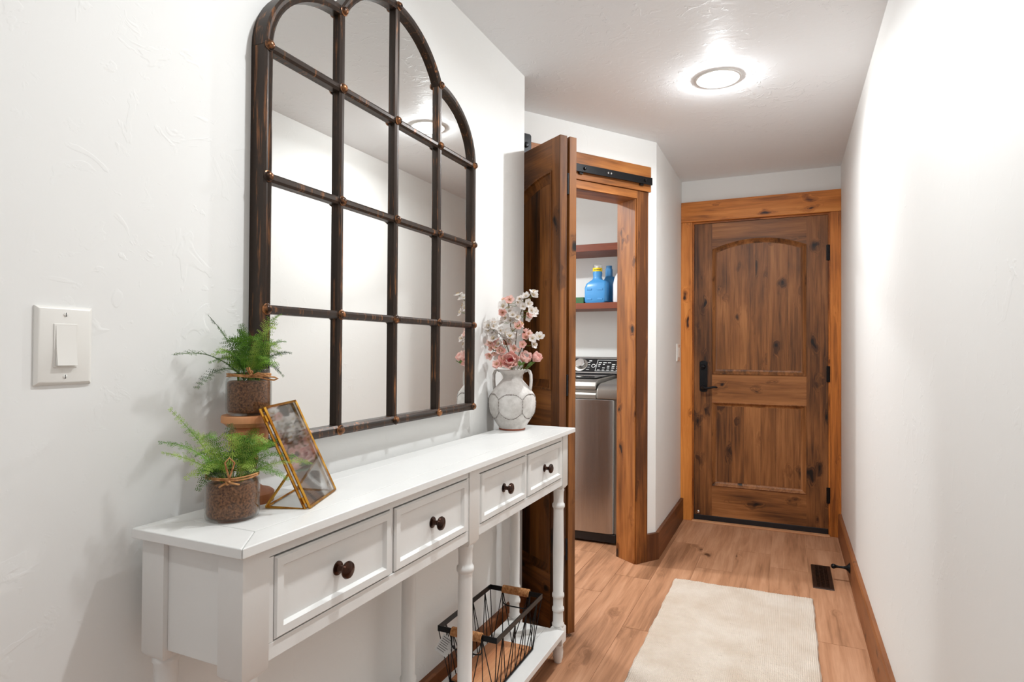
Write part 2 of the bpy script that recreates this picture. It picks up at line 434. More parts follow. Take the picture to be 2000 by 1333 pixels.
# ------------------------------------------------------------------ far door (door_1)
DX0, DX1, DZ0, DZ1 = -0.5945, 0.2315, 0.016, 2.049
DY = YF + 0.002            # door face
d1 = struct(empty('door_1', (-0.18, DY, 0)), 'closed dark knotty wood door with arched upper panel', 'door')
sx0, sx1 = -0.477, 0.107
def arch(x0, x1, zs, za, n=16):
    """circular arc from (x0,zs) to (x1,zs) with apex za"""
    h = za - zs; wd_ = (x1 - x0) / 2; r = (wd_ * wd_ + h * h) / (2 * h); cx = (x0 + x1) / 2; cz = za - r
    return [(x0 + (x1 - x0) * i / n, cz + math.sqrt(max(r * r - (x0 + (x1 - x0) * i / n - cx) ** 2, 0))) for i in range(n + 1)]
MB().box(DX0, sx0, DY, DY + 0.044, DZ0, DZ1).obj('stile', DOOR[2], d1)
MB().box(sx1, DX1, DY, DY + 0.044, DZ0, DZ1).obj('stile', DOOR[2], d1)
top = arch(sx0, sx1, 1.868, 1.929)
MB().prism([(sx0, DZ1)] + top + [(sx1, DZ1)], 1, DY, DY + 0.044).obj('rail', DOOR[0], d1)
MB().box(sx0, sx1, DY, DY + 0.044, 0.82, 1.012).obj('rail', DOOR[0], d1)
MB().box(sx0, sx1, DY, DY + 0.044, DZ0, 0.249).obj('rail', DOOR[0], d1)
def moulding(outline_o, outline_i, y):
    """ogee ring between two loops of (x,z) with equal count"""
    def lerp(t): return [(o[0] + (i[0] - o[0]) * t, o[1] + (i[1] - o[1]) * t) for o, i in zip(outline_o, outline_i)]
    prof = [(0.0, 0.002), (0.0, -0.005), (0.10, -0.007), (0.22, -0.004), (0.35, 0.001), (0.6, 0.007), (0.85, 0.013), (1.0, 0.014), (1.0, 0.03)]
    m = MB(); m.loops([[(p[0], y + dy, p[1]) for p in lerp(t)] for t, dy in prof]); return m
ix0, ix1 = -0.446, 0.073
up_o = [(sx0, 1.012)] + arch(sx0, sx1, 1.868, 1.929) + [(sx1, 1.012)]
up_i = [(ix0, 1.046)] + arch(ix0, ix1, 1.846, 1.899) + [(ix1, 1.046)]
moulding(up_o, up_i, DY).obj('moulding', DOOR[2], d1, smooth='auto')
lo_o = [(sx0, 0.249), (sx0, 0.82), (sx1, 0.82), (sx1, 0.249)]
lo_i = [(ix0, 0.279), (ix0, 0.793), (ix1, 0.793), (ix1, 0.279)]
moulding(lo_o, lo_i, DY).obj('moulding', DOOR[2], d1, smooth='auto')
wu = [0.085, 0.11, 0.05, 0.075, 0.125, 0.074]; x = ix0
for wdt in wu:
    a0, a1 = x + 0.0002, x + wdt - 0.0002
    full = arch(ix0, ix1, 1.846, 1.899, 48)
    tp = [p for p in full if a0 < p[0] < a1]
    zf = lambda q: min(full, key=lambda p: abs(p[0] - q))[1]
    MB().prism([(a0, 1.046), (a0, zf(a0))] + tp + [(a1, zf(a1)), (a1, 1.046)], 1, DY + 0.013 + random.uniform(0, .0006), DY + 0.03).obj('panel_board', DOOR[2], d1)
    x += wdt
x = ix0
for wdt in [0.098, 0.075, 0.105, 0.095, 0.146]:
    MB().box(x + 0.0002, x + wdt - 0.0002, DY + 0.013 + random.uniform(0, .0006), DY + 0.03, 0.279, 0.793).obj('panel_board', DOOR[2], d1)
    x += wdt
tag(MB().box(DX0, DX1, DY - 0.006, DY + 0.04, 0.0085, 0.042).obj('door_sweep', BLACKSOFT, d1, bevel=0.002), 'black rubber door sweep')
tag(MB().lathe([(0.0, -0.008), (0.006, -0.008), (0.010, -0.005), (0.010, 0)], (-0.567, DY, 0.062), 16, 1).obj('magnet_stop', CHROME, d1, smooth='auto'), 'small chrome stud low on the door')
# lockset
hp = []
for i in range(13):
    a = math.pi * i / 12; hp.append((-0.532 + 0.026 * math.cos(a), 1.088 + 0.016 * math.sin(a)))
for i in range(13):
    a = math.pi + math.pi * i / 12; hp.append((-0.532 + 0.026 * math.cos(a), 0.903 + 0.016 * math.sin(a)))
ls_ = tag(MB().prism(hp, 1, DY - 0.008, DY).obj('lock_plate', BLACK, d1, bevel=0.002), 'tall black lock plate')
MB().lathe([(0.0, -0.022), (0.013, -0.022), (0.016, -0.018), (0.017, -0.008)], (-0.535, DY, 1.061), 20, 1).obj('deadbolt', BLACK, ls_, smooth='auto')
MB().box(-0.547, -0.523, DY - 0.036, DY - 0.021, 1.058, 1.064).obj('thumb_turn', BLACK, ls_, bevel=0.002)
MB().lathe([(0.0, -0.02), (0.016, -0.02), (0.019, -0.016), (0.020, -0.008)], (-0.535, DY, 0.918), 20, 1).obj('lever_rose', BLACK, ls_, smooth='auto')
lp = [(-0.535, DY - 0.018, 0.918), (-0.535, DY - 0.045, 0.918), (-0.527, DY - 0.054, 0.918), (-0.508, DY - 0.056, 0.916), (-0.482, DY - 0.055, 0.92), (-0.462, DY - 0.054, 0.926), (-0.445, DY - 0.052, 0.926), (-0.436, DY - 0.05, 0.922)]
MB().tube(lp, [0.009, 0.009, 0.009, 0.008, 0.007, 0.008, 0.008, 0.004], 10).obj('lever', BLACK, ls_, smooth='auto')
for z in (1.806, 1.028, 0.254):
    h = MB().lathe([(0.0, -0.052), (0.004, -0.05), (0.0065, -0.048), (0.0065, 0.048), (0.004, 0.05), (0.0, 0.052)], (0.2325, DY - 0.008, z), 12)
    h.box(0.222, 0.243, DY - 0.003, DY - 0.0005, z - 0.05, z + 0.05)
    h.obj('hinge', BLACK, d1, smooth='auto')

# ------------------------------------------------------------------ laundry doorway trim (trim_2), local frame of the slanted wall
t2 = struct(empty('trim_2', (D1[0], D1[1], 0), DROT), 'orange brown knotty casing and header of the laundry doorway', 'door frame')
kw = dict(world=False, bevel=0.0015)
MB().box(0.069, 1.14, 0.0005, 0.03, 2.056, 2.196).obj('header', CASE[0], t2, **kw)
MB().box(0.08, 0.163, 0.0005, 0.02, 0, 2.055).obj('casing_leg', CASE[2], t2, **kw)
MB().box(1.035, 1.12, 0.0005, 0.02, 0, 2.055).obj('casing_leg', CASE[2], t2, **kw)
MB().box(0.150, 0.170, -0.137, 0.012, 0, 2.03).obj('jamb', CASE[2], t2, **kw)
MB().box(1.03, 1.05, -0.137, 0.012, 0, 2.03).obj('jamb', CASE[2], t2, **kw)
MB().box(0.1705, 1.0295, -0.137, 0.012, 2.01, 2.03).obj('head_jamb', CASE[0], t2, **kw)
MB().box(0.164, 1.034, 0.0005, 0.02, 2.012, 2.055).obj('head_casing', CASE[0], t2, **kw)
# barn-style track
tk = tag(empty('door_track', dl(0.55, 0.03, 2.09), DROT), 'flat black steel track on the laundry header', 'door track')
def trk(mb, name, mat, parent=tk, **k): return mb.obj(name, mat, parent, world=False, **k)
trk(MB().box(-0.165, 0.47, 0.012, 0.02, 0.0, 0.04), 'rail', BLACK, bevel=0.001)
trk(MB().box(-0.472, -0.166, 0.012, 0.02, 0.0, 0.04), 'rail', BLACK, bevel=0.001)
for s in (0.0, -0.417):
    b_ = trk(MB().lathe([(0.0, 0.031), (0.006, 0.030), (0.009, 0.026), (0.009, 0.02)], (-s * -1, 0, 0.019), 6, 1), 'bolt', BLACK)
    trk(MB().box(-s * -1 + 0.002, -s * -1 + 0.026, 0.001, 0.0115, -0.008, 0.03), 'spacer', BLACK)
    b_2 = None
for s in (-0.175, -0.155):
    trk(MB().lathe([(0.0, 0.025), (0.005, 0.024), (0.006, 0.02)], (s, 0, 0.02), 10, 1), 'screw', CHROME)

# ------------------------------------------------------------------ bifold door (door_2): two leaves folded square to the slanted wall
d2 = struct(empty('door_2', dl(0.99, 0.05, 0), DROT), 'dark knotty bifold door folded open beside the console', 'door')
# local: x = s - 0.99, y = off - 0.05
L0, L1 = 0.012, 0.469; Z0, Z1 = 0.015, 2.056
def leaf(xa, xb, flip):
    """leaf occupying local x xa..xb (thickness), y L0..L1"""
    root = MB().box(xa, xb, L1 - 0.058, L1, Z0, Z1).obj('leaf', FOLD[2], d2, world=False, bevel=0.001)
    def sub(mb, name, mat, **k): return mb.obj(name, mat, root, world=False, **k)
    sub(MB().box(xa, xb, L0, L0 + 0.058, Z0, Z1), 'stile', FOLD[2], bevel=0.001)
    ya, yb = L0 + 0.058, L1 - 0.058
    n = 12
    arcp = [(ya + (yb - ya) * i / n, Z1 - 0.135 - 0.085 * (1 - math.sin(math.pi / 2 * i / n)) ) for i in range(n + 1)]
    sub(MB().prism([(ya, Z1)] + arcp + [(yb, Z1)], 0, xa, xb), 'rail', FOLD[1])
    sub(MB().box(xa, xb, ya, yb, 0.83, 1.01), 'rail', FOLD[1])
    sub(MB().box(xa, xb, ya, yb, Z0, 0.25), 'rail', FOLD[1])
    arci = [(ya + 0.03 + (yb - ya - 0.06) * i / n, arcp[i][1] - 0.045) for i in range(n + 1)]
    for fx, sg in ((xb, -1), (xa, 1)):
        def ring(o, i_):
            pr = [(0.0, -0.001), (0.0, 0.005), (0.14, 0.006), (0.24, -0.002), (0.4, -0.004), (0.7, -0.009), (1.0, -0.011), (1.0, -0.014)]
            m = MB(); m.loops([[(fx - sg * d, a[0] + (b[0] - a[0]) * t, a[1] + (b[1] - a[1]) * t) for a, b in zip(o, i_)] for t, d in pr]); return m
        sub(ring([(ya, 1.01)] + arcp + [(yb, 1.01)], [(ya + 0.03, 1.05)] + arci + [(yb - 0.03, 1.05)]), 'moulding', FOLD[2], smooth='auto')
        sub(ring([(ya, 0.25), (ya, 0.83), (yb, 0.83), (yb, 0.25)], [(ya + 0.03, 0.28), (ya + 0.03, 0.80), (yb - 0.03, 0.80), (yb - 0.03, 0.28)]), 'moulding', FOLD[2], smooth='auto')
    cuts = [ya + 0.03, ya + 0.1, ya + 0.165, ya + 0.235, yb - 0.03]
    for q0, q1 in zip(cuts, cuts[1:]):
        zt = lambda q: min(arci, key=lambda p: abs(p[0] - q))[1]
        tp = [p for p in arci if q0 < p[0] < q1]
        sub(MB().prism([(q0, 1.04), (q0, zt(q0))] + tp + [(q1, zt(q1)), (q1, 1.04)], 0, xa + 0.012, xb - 0.012), 'panel_board', FOLD[2])
        sub(MB().box(xa + 0.012, xb - 0.012, q0, q1, 0.27, 0.81), 'panel_board', FOLD[2])
    return root
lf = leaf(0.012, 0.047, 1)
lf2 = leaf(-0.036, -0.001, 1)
for z in (1.86, 1.03, 0.36):
    MB().lathe([(0.0, -0.045), (0.0055, -0.043), (0.0055, 0.043), (0.0, 0.045)], (0.0055, L1 - 0.004, z), 10).box(-0.001, 0.012, L1 - 0.012, L1 - 0.009, z - 0.04, z + 0.04).obj('hinge', BLACK, d2, world=False, smooth='auto')
# strap hanger riding the track
hs = empty('strap_hanger', dl(0.955, 0.06, 2.0), DROT)
tag(hs, 'black steel strap hanger bolted above the folded door', 'door hanger')
sp = [(-0.058, 0.065), (0.05, 0.065), (0.05, 0.20), (0.04, 0.212), (-0.05, 0.212), (-0.058, 0.204)]
MB().prism(sp, 1, 0.016, 0.022).obj('strap', BLACK, hs, world=False, bevel=0.002)
MB().lathe([(0.0, 0.036), (0.009, 0.035), (0.013, 0.03), (0.013, 0.022)], (-0.026, 0, 0.155), 16, 1).obj('bolt', BLACK, hs, world=False, smooth='auto')
MB().lathe([(0.0, -0.016), (0.034, -0.016), (0.034, -0.006), (0.028, 0.0), (0.034, 0.006), (0.034, 0.015), (0.0, 0.015)], (0.015, 0, 0.166), 24, 1).obj('wheel', BLACKSOFT, hs, world=False, smooth='auto')

# ================================================================== DOWNLIGHTS
def downlight(x, y, label, watts, size=0.06, z=CZ, glow=0.26):
    r = tag(empty('recessed_downlight', (x, y, z)), label, 'ceiling light', 'recessed downlights along the hall' if y < 3.0 else None)
    MB().loops([[(rr * math.cos(a), rr * math.sin(a), h) for a in [2 * math.pi * i / 40 for i in range(40)]]
                for rr, h in ((0.095, 0.0), (0.094, -0.004), (0.088, -0.006), (0.072, -0.003), (0.070, -0.001))]).obj('trim_ring', RING, r, world=False, smooth='auto')
    MB().lathe([(0.0, -0.0035), (0.05, -0.003), (0.071, -0.0012), (0.071, 0.0)], (0, 0, 0), 40).obj('lens', LAMP, r, world=False, smooth=True)
    ld = bpy.data.lights.new('downlight_lamp', 'AREA'); ld.shape = 'DISK'; ld.size = size; ld.energy = watts
    ld.color = (0.925, 0.97, 1.0); ld.spread = R(165)
    lo = bpy.data.objects.new('lamp', ld); col.objects.link(lo); lo.parent = r; lo.location = (0, 0, -0.008)
    pdt = bpy.data.lights.new('downlight_glow', 'POINT'); pdt.shadow_soft_size = 0.012; pdt.energy = watts * glow; pdt.color = ld.color
    po = bpy.data.objects.new('lamp_glow', pdt); col.objects.link(po); po.parent = r; po.location = (0, 0, -0.018)
    return r
downlight(-0.278, 2.767, 'lit recessed round downlight in the ceiling before the far door', DOWNLIGHT_W * 1.05, glow=0.62)
downlight(-0.278, 1.22, 'lit recessed round downlight overhead between mirror and right wall', DOWNLIGHT_W * 0.66, glow=0.34)
downlight(-0.278, -0.35, 'lit recessed round downlight behind the viewer', DOWNLIGHT_W * 0.25)
downlight(-1.95, 3.2, 'lit unseen downlight added to brighten the laundry room', LAUNDRY_W, 0.13, CZ, 0.05)  # out-of-view lamp added to light the laundry interior

# ================================================================== ARCHED MIRROR
mir = tag(empty('arched_mirror', (XL, 1.424, 0.968)), 'tall arched windowpane mirror with dark rubbed bronze frame', 'mirror')
MY = [0.958, 1.193, 1.425, 1.657, 1.886]; MZ = [0.978, 1.26, 1.54, 1.818]
FX0, FX1 = -1.0375, -0.996          # wall side, front
GX = -1.013                         # glass face
HWD = 0.0115
TOPC = 2.142; SHZ = 2.010           # arch apex, shoulder joint height (bar centre lines)
def larc(n=16):   # left shoulder centre line: from (MY0,MZ3) up to (MY1,SHZ)
    return [(MY[1] - (MY[1] - MY[0]) * math.cos(math.pi / 2 * i / n), MZ[3] + (SHZ - MZ[3]) * math.sin(math.pi / 2 * i / n)) for i in range(n + 1)]
def rarc(n=16): return [(2 * MY[2] - p[0] + (MY[4] + MY[0] - 2 * MY[2]) * 0, p[1]) for p in reversed(larc(n))]
def marc(n=24): return arch(MY[1], MY[3], SHZ, TOPC, n)
def rarc(n=16):
    return [(MY[3] + (MY[4] - MY[3]) * math.sin(math.pi / 2 * i / n), MZ[3] + (SHZ - MZ[3]) * math.cos(math.pi / 2 * i / n)) for i in range(n + 1)]
def sweep(path, prof):
    """path of (y,z); prof list of (offset across, x)"""
    n = len(path); ls = [[] for _ in prof]
    rows = []
    for i, p in enumerate(path):
        q0 = path[max(i - 1, 0)]; q1 = path[min(i + 1, n - 1)]
        d = Vector((q1[0] - q0[0], q1[1] - q0[1])).normalized(); nn = (-d[1], d[0])
        rows.append([(x_, p[0] + nn[0] * o, p[1] + nn[1] * o) for o, x_ in prof])
    return MB().loops(rows, True, True)
FPROF = [(-HWD + 0.002, FX0), (-HWD + 0.002, -1.016), (-HWD, -1.014), (-HWD, -1.0), (-0.006, FX1), (-0.001, -0.999), (0.006, FX1 - 0.001), (HWD, -1.0), (HWD, FX0)]
BPROF = [(-0.0095, GX - 0.001), (-0.0095, -1.0025), (-0.004, -0.998), (0.004, -0.998), (0.0095, -1.0025), (0.0095, GX - 0.001)]
def fr(path, name, prof): return sweep(path, prof).obj(name, BRONZE, mir, smooth='auto')
fr([(MY[0], MZ[0] - HWD), (MY[0], MZ[3])], 'frame_stile', FPROF)
fr([(MY[4], MZ[3]), (MY[4], MZ[0] - HWD)], 'frame_stile', FPROF)
fr([(MY[4] - HWD, MZ[0]), (MY[0] + HWD, MZ[0])], 'frame_rail', FPROF)
fr(larc(), 'frame_arch', FPROF); fr(marc(), 'frame_arch', FPROF); fr(rarc(), 'frame_arch', FPROF)
for k, zt in ((1, SHZ), (2, TOPC), (3, SHZ)):
    fr([(MY[k], MZ[0]), (MY[k], zt)], 'mullion', BPROF)
for k in (1, 2, 3):
    for j in range(4): fr([(MY[j] + 0.0096, MZ[k]), (MY[j + 1] - 0.0096, MZ[k])], 'glazing_bar', BPROF)
spots = [(MY[j], MZ[k]) for j in range(5) for k in range(4)] + [(MY[1], SHZ), (MY[2], TOPC), (MY[3], SHZ)]
rm = None
for (yy, zz) in spots:
    if rm is None:
        rv = MB().lathe([(0.0125, 0.0), (0.0125, 0.002), (0.0105, 0.003), (0.0098, 0.006), (0.0075, 0.009), (0.004, 0.0108), (0.0, 0.0113)], (0, 0, 0), 16, 0)
        o = rv.obj('rivet', RIVET, mir, world=False, smooth='auto'); rm = o
    else:
        o = rm.copy(); col.objects.link(o)
    o.location = (-0.9985 - mir.location[0], yy - mir.location[1], zz - mir.location[2])
g = 0.0015
for j in range(4):
    for k in range(3):
        MB().box(GX - 0.004, GX, MY[j] + g, MY[j + 1] - g, MZ[k] + g, MZ[k + 1] - g).obj('mirror_pane', MIRROR, mir)
la = [(p[0] + 0.002, p[1] - 0.002) for p in larc()]
MB().prism([(MY[1] - g, MZ[3] + g), (la[0][0], MZ[3] + g)] + la[1:-1] + [(MY[1] - g, SHZ - 0.002)], 0, GX - 0.004, GX).obj('mirror_pane', MIRROR, mir)
ma = marc()
MB().prism([(MY[2] - g, MZ[3] + g), (MY[1] + g, MZ[3] + g), (MY[1] + g, SHZ)] + [p for p in ma if MY[1] + g < p[0] < MY[2] - g] + [(MY[2] - g, TOPC)], 0, GX - 0.004, GX).obj('mirror_pane', MIRROR, mir)
MB().prism([(MY[3] - g, MZ[3] + g), (MY[2] + g, MZ[3] + g), (MY[2] + g, TOPC)] + [p for p in ma if MY[2] + g < p[0] < MY[3] - g] + [(MY[3] - g, SHZ)], 0, GX - 0.004, GX).obj('mirror_pane', MIRROR, mir)
ra = [(p[0] - 0.002, p[1] - 0.002) for p in rarc()]
MB().prism([(MY[3] + g, MZ[3] + g), (MY[3] + g, SHZ - 0.002)] + ra[1:-1] + [(ra[-1][0], MZ[3] + g)], 0, GX - 0.004, GX).obj('mirror_pane', MIRROR, mir)

# ================================================================== CONSOLE TABLE
TZ = 0.877; TX0, TX1, TY0, TY1 = -0.998, -0.745, 0.672, 2.248
ct = tag(empty('console_table', ((TX0 + TX1) / 2, (TY0 + TY1) / 2, 0)), 'long white console table with four drawers and turned legs', 'console table')
FXF = -0.765
# top: mitred frame boards around a centre field
def board(poly, name='top_board'): return MB().prism(poly, 2, TZ - 0.017, TZ).obj(name, WHITE, ct, bevel=0.0022)
e_ = 0.055; gp = 0.00035
ix0_, ix1_, iy0_, iy1_ = TX0 + e_, TX1 - e_, TY0 + 0.075, TY1 - 0.075
board([(TX1, TY0 + gp), (TX1, TY1 - gp), (ix1_ + gp, iy1_), (ix1_ + gp, iy0_)][::-1])
board([(TX0, TY0 + gp), (TX0, TY1 - gp), (ix0_ - gp, iy1_), (ix0_ - gp, iy0_)])
board([(TX0 + gp, TY0), (TX1 - gp, TY0), (ix1_, iy0_ - gp), (ix0_, iy0_ - gp)][::-1])
board([(TX0 + gp, TY1), (TX1 - gp, TY1), (ix1_, iy1_ + gp), (ix0_, iy1_ + gp)])
MB().box(ix0_ + gp, ix1_ - gp, iy0_ + gp, iy1_ - gp, TZ - 0.017, TZ).obj('top_panel', WHITE, ct, bevel=0.0008)
# legs
def leg(cx, cy, blockbot=0.655):
    m = MB()
    h = 0.0265
    m.loops([[(cx + sx * q, cy + sy * q, z) for sx, sy in ((-1, -1), (1, -1), (1, 1), (-1, 1))] for q, z in ((0.019, blockbot - 0.002), (h, blockbot + 0.008), (h, TZ - 0.018))], True, True)
    prof = [(0.020, blockbot), (0.0215, 0.65), (0.0215, 0.645), (0.0195, 0.64), (0.0188, 0.605), (0.0195, 0.598), (0.0232, 0.594), (0.0238, 0.588), (0.0232, 0.582), (0.0195, 0.578), (0.0190, 0.57),
            (0.0205, 0.42), (0.0192, 0.262), (0.0226, 0.257), (0.0232, 0.251), (0.0226, 0.245), (0.019, 0.241), (0.0188, 0.21), (0.0226, 0.205), (0.0232, 0.199), (0.0226, 0.193), (0.0190, 0.189), (0.0195, 0.15), (0.0232, 0.145), (0.0232, 0.139), (0.019, 0.134)]
    m.lathe(prof, (cx, cy, 0), 24)
    m.loops([[(cx + sx * q, cy + sy * q, z) for sx, sy in ((-1, -1), (1, -1), (1, 1), (-1, 1))] for q, z in ((0.017, 0.139), (0.0235, 0.13), (0.0235, 0.075), (0.017, 0.067))], True, True)
    m.lathe([(0.017, 0.068), (0.0195, 0.064), (0.0195, 0.058), (0.0185, 0.055), (0.0205, 0.04), (0.019, 0.02), (0.014, 0.0)], (cx, cy, 0), 24)
    return m.obj('leg', WHITE, ct, smooth='auto')
LX = (FXF - 0.0265, TX0 + 0.0265); LY = (0.719, 1.456, 2.189)
for lx in LX:
    for ly in LY: leg(lx, ly)
# carcass: aprons, rails, dividers
def cp(name, x0, x1, y0, y1, z0, z1, b=0.001): return MB().box(x0, x1, y0, y1, z0, z1).obj(name, WHITE, ct, bevel=b)
for ly in (LY[0], LY[2]):
    cp('side_apron', LX[1] + 0.0267, LX[0] - 0.0267, ly - 0.018, ly + 0.018, 0.672, TZ - 0.0175)
cp('back_apron', LX[1] - 0.01, LX[1] + 0.006, LY[0] + 0.0267, LY[1] - 0.0267, 0.672, TZ - 0.0175)
cp('back_apron', LX[1] - 0.01, LX[1] + 0.006, LY[1] + 0.0267, LY[2] - 0.0267, 0.672, TZ - 0.0175)
for a0, a1 in ((LY[0] + 0.0267, LY[1] - 0.0267), (LY[1] + 0.0267, LY[2] - 0.0267)):
    cp('upper_rail', FXF - 0.03, FXF - 0.004, a0, a1, 0.838, TZ - 0.0175)
    cp('lower_rail', FXF - 0.03, FXF - 0.003, a0, a1, 0.670, 0.698)
    mid = (a0 + a1) / 2
    cp('drawer_divider', FXF - 0.03, FXF - 0.006, mid - 0.006, mid + 0.006, 0.6985, 0.8375, 0.0005)
    cp('drawer_divider', FXF - 0.03, FXF - 0.003, a0, a0 + 0.012, 0.6985, 0.8375, 0.0005)
    cp('drawer_divider', FXF - 0.03, FXF - 0.003, a1 - 0.012, a1, 0.6985, 0.8375, 0.0005)
    cp('drawer_case', LX[1] + 0.03, FXF - 0.031, a0, a1, 0.68, 0.69)
    for q0, q1 in ((a0 + 0.0135, mid - 0.0075), (mid + 0.0075, a1 - 0.0135)):
        z0, z1 = 0.7005, 0.8355
        def rect(i, x): return [(x, q0 + i, z0 + i), (x, q1 - i, z0 + i), (x, q1 - i, z1 - i), (x, q0 + i, z1 - i)]
        fxx = FXF + 0.001
        dr = MB().loops([rect(0.002, fxx - 0.02), rect(0.0, fxx - 0.004), rect(0.003, fxx), rect(0.017, fxx), rect(0.0215, fxx - 0.008), rect(0.0217, fxx - 0.008)], True, True).obj('drawer', WHITE, ct)
        k_ = MB().lathe([(0.0135, 0.0), (0.013, 0.002), (0.007, 0.004), (0.0055, 0.009), (0.0058, 0.014), (0.010, 0.018), (0.0155, 0.021), (0.0165, 0.024), (0.0150, 0.0275), (0.009, 0.0305), (0.0, 0.0315)], (fxx - 0.008, (q0 + q1) / 2, 0.765), 24, 0)
        tag(k_.obj('knob', KNOB, dr, smooth='auto'), 'dark bronze round knob')
# lower shelf boards
for x0, x1 in ((-0.992, -0.912), (-0.911, -0.831), (-0.830, -0.757)):
    ya, yb = LY[0] - 0.01, LY[2] + 0.012
    m = MB().box(x0, x1, LY[0] + 0.0245, LY[2] - 0.0245, 0.112, 0.132)
    m.obj('shelf_board', WHITE, ct, bevel=0.0012)

# ================================================================== LIGHT SWITCHES
sw = tag(empty('light_switch', (XL, 0.585, 1.18)), 'large white rocker light switch on the left wall', 'light switch')
def plate(root, y0, y1, z0, z1, x, dirx, th=0.007):
    def rc(i, h): return [(x + dirx * h, y0 + i, z0 + i), (x + dirx * h, y1 - i, z0 + i), (x + dirx * h, y1 - i, z1 - i), (x + dirx * h, y0 + i, z1 - i)]
    return MB().loops([rc(0, 0.0), rc(0.0003, 0.0025), rc(0.004, th - 0.001), rc(0.007, th)], True, True).obj('wall_plate', PLASTIC, root, bevel=0.0008)
plate(sw, 0.543, 0.627, 1.119, 1.242, XL, 1)
yc, zc = 0.585, 1.1805
MB().box(XL + 0.0065, XL + 0.0085, yc - 0.0172, yc + 0.0172, zc - 0.034, zc + 0.034).obj('rocker_frame', PLASTIC, sw, bevel=0.0008)
MB().prism([(XL + 0.0087, zc - 0.031), (XL + 0.0145, zc - 0.031), (XL + 0.0105, zc + 0.0), (XL + 0.0088, zc + 0.031), (XL + 0.0086, zc + 0.031)], 1, yc - 0.0145, yc + 0.0145).obj('rocker', PLASTIC, sw, bevel=0.0006)
for z in (zc - 0.0485, zc + 0.0485):
    s_ = MB().lathe([(0.0, 0.0086), (0.002, 0.0084), (0.0032, 0.0076), (0.0034, 0.0068)], (XL, yc, z), 14, 0).obj('screw', PLASTIC, sw, smooth='auto')
    MB().box(XL + 0.0083, XL + 0.0088, yc - 0.0004, yc + 0.0004, z - 0.003, z + 0.003).obj('slot', BLACKSOFT, s_)
s2 = tag(empty('light_switch', (XS, 4.24, 1.16)), 'small white switch plate on the narrow wall near the far door', 'light switch')
plate(s2, 4.185, 4.30, 1.10, 1.218, XS, 1)
for yy in (4.218, 4.267):
    MB().box(XS + 0.007, XS + 0.0095, yy - 0.0165, yy + 0.0165, 1.126, 1.192).obj('rocker', PLASTIC, s2, bevel=0.001)

# ================================================================== JARS, FERNS, PEDESTAL
def jar(loc, r, h, label, bow, oval=1.0):
    root = tag(empty('glass_jar', loc), label, 'jar', 'fern jars on the console')
    th = 0.0022
    prof = [(0.0, 0.0), (r * 0.86, 0.0), (r * 0.96, 0.003), (r, 0.010), (r, h * 0.72), (r * 0.97, h * 0.78), (r * 0.90, h * 0.815), (r * 0.89, h * 0.90), (r * 0.93, h * 0.92), (r * 0.93, h * 0.96), (r * 0.91, h),
            (r * 0.91 - th, h), (r * 0.93 - th, h * 0.955), (r * 0.89 - th, h * 0.9), (r * 0.90 - th, h * 0.82), (r * 0.97 - th, h * 0.775), (r - th, h * 0.71), (r - th, 0.012), (r * 0.95 - th, 0.005), (0.0, 0.004)]
    g_ = MB().lathe(prof, (0, 0, 0), 48, cap=False); g_.v = [(x_ * oval, y_, z_) for x_, y_, z_ in g_.v]
    g_.obj('glass', JAR, root, world=False, smooth=True)
    s_ = MB().lathe([(0.0, 0.0052), (r * 0.93 - th, 0.006), (r * 0.985 - th, 0.013), (r * 0.985 - th, h * 0.70), (r * 0.9 - th, h * 0.735), (0.0, h * 0.745)], (0, 0, 0), 40, cap=False)
    s_.v = [(x_ * oval, y_, z_) for x_, y_, z_ in s_.v]
    s_.obj('soil', SOIL, root, world=False, smooth=True)
    # twine: two turns at the neck + bow
    rt = r * 0.90 + 0.0018
    tw = MB()
    for j in range(2):
        tw.tube([(oval * rt * math.cos(a), rt * math.sin(a), h * 0.845 + j * 0.0032 + 0.001 * math.sin(3 * a + j)) for a in [2 * math.pi * i / 40 for i in range(40)]], 0.0016, 6, closed=True)
    for pts in bow: tw.tube(pts, 0.0016, 6)
    tw.obj('twine', TWINE, root, world=False, smooth=True)
    return root
# local camera-side direction of the jars is about (+0.73, -0.68)
fx, fy = 0.735, -0.678; rxx, ryy = 0.678, 0.735
def P(a, b, z): return (fx * a + rxx * b, fy * a + ryy * b, z)     # a towards viewer, b to the right
def loop_pts(c, rad_b, rad_z, tilt, n=14):
    return [P(c[0] + 0.004 * math.sin(2 * t), c[1] + rad_b * math.cos(t) * math.cos(tilt) - rad_z * math.sin(t) * math.sin(tilt), c[2] + rad_b * math.cos(t) * math.sin(tilt) + rad_z * math.sin(t) * math.cos(tilt)) for t in [2 * math.pi * i / n for i in range(n + 1)]]
bow_up = [loop_pts((0.041, 0.004, 0.083), 0.002, 0.004, 0),
          [P(0.041, 0.006, 0.078), P(0.046, 0.0, 0.084), P(0.048, -0.004, 0.093)], [P(0.041, 0.006, 0.078), P(0.047, 0.002, 0.085), P(0.049, 0.0, 0.094)],
          [P(0.041, 0.006, 0.077), P(0.043, 0.018, 0.079), P(0.038, 0.03, 0.076), P(0.034, 0.046, 0.074), P(0.03, 0.052, 0.071), P(0.031, 0.045, 0.068), P(0.036, 0.033, 0.07), P(0.041, 0.02, 0.074), P(0.041, 0.008, 0.076)],
          [P(0.041, 0.006, 0.078), P(0.044, 0.016, 0.083), P(0.04, 0.026, 0.08), P(0.042, 0.034, 0.076)]]
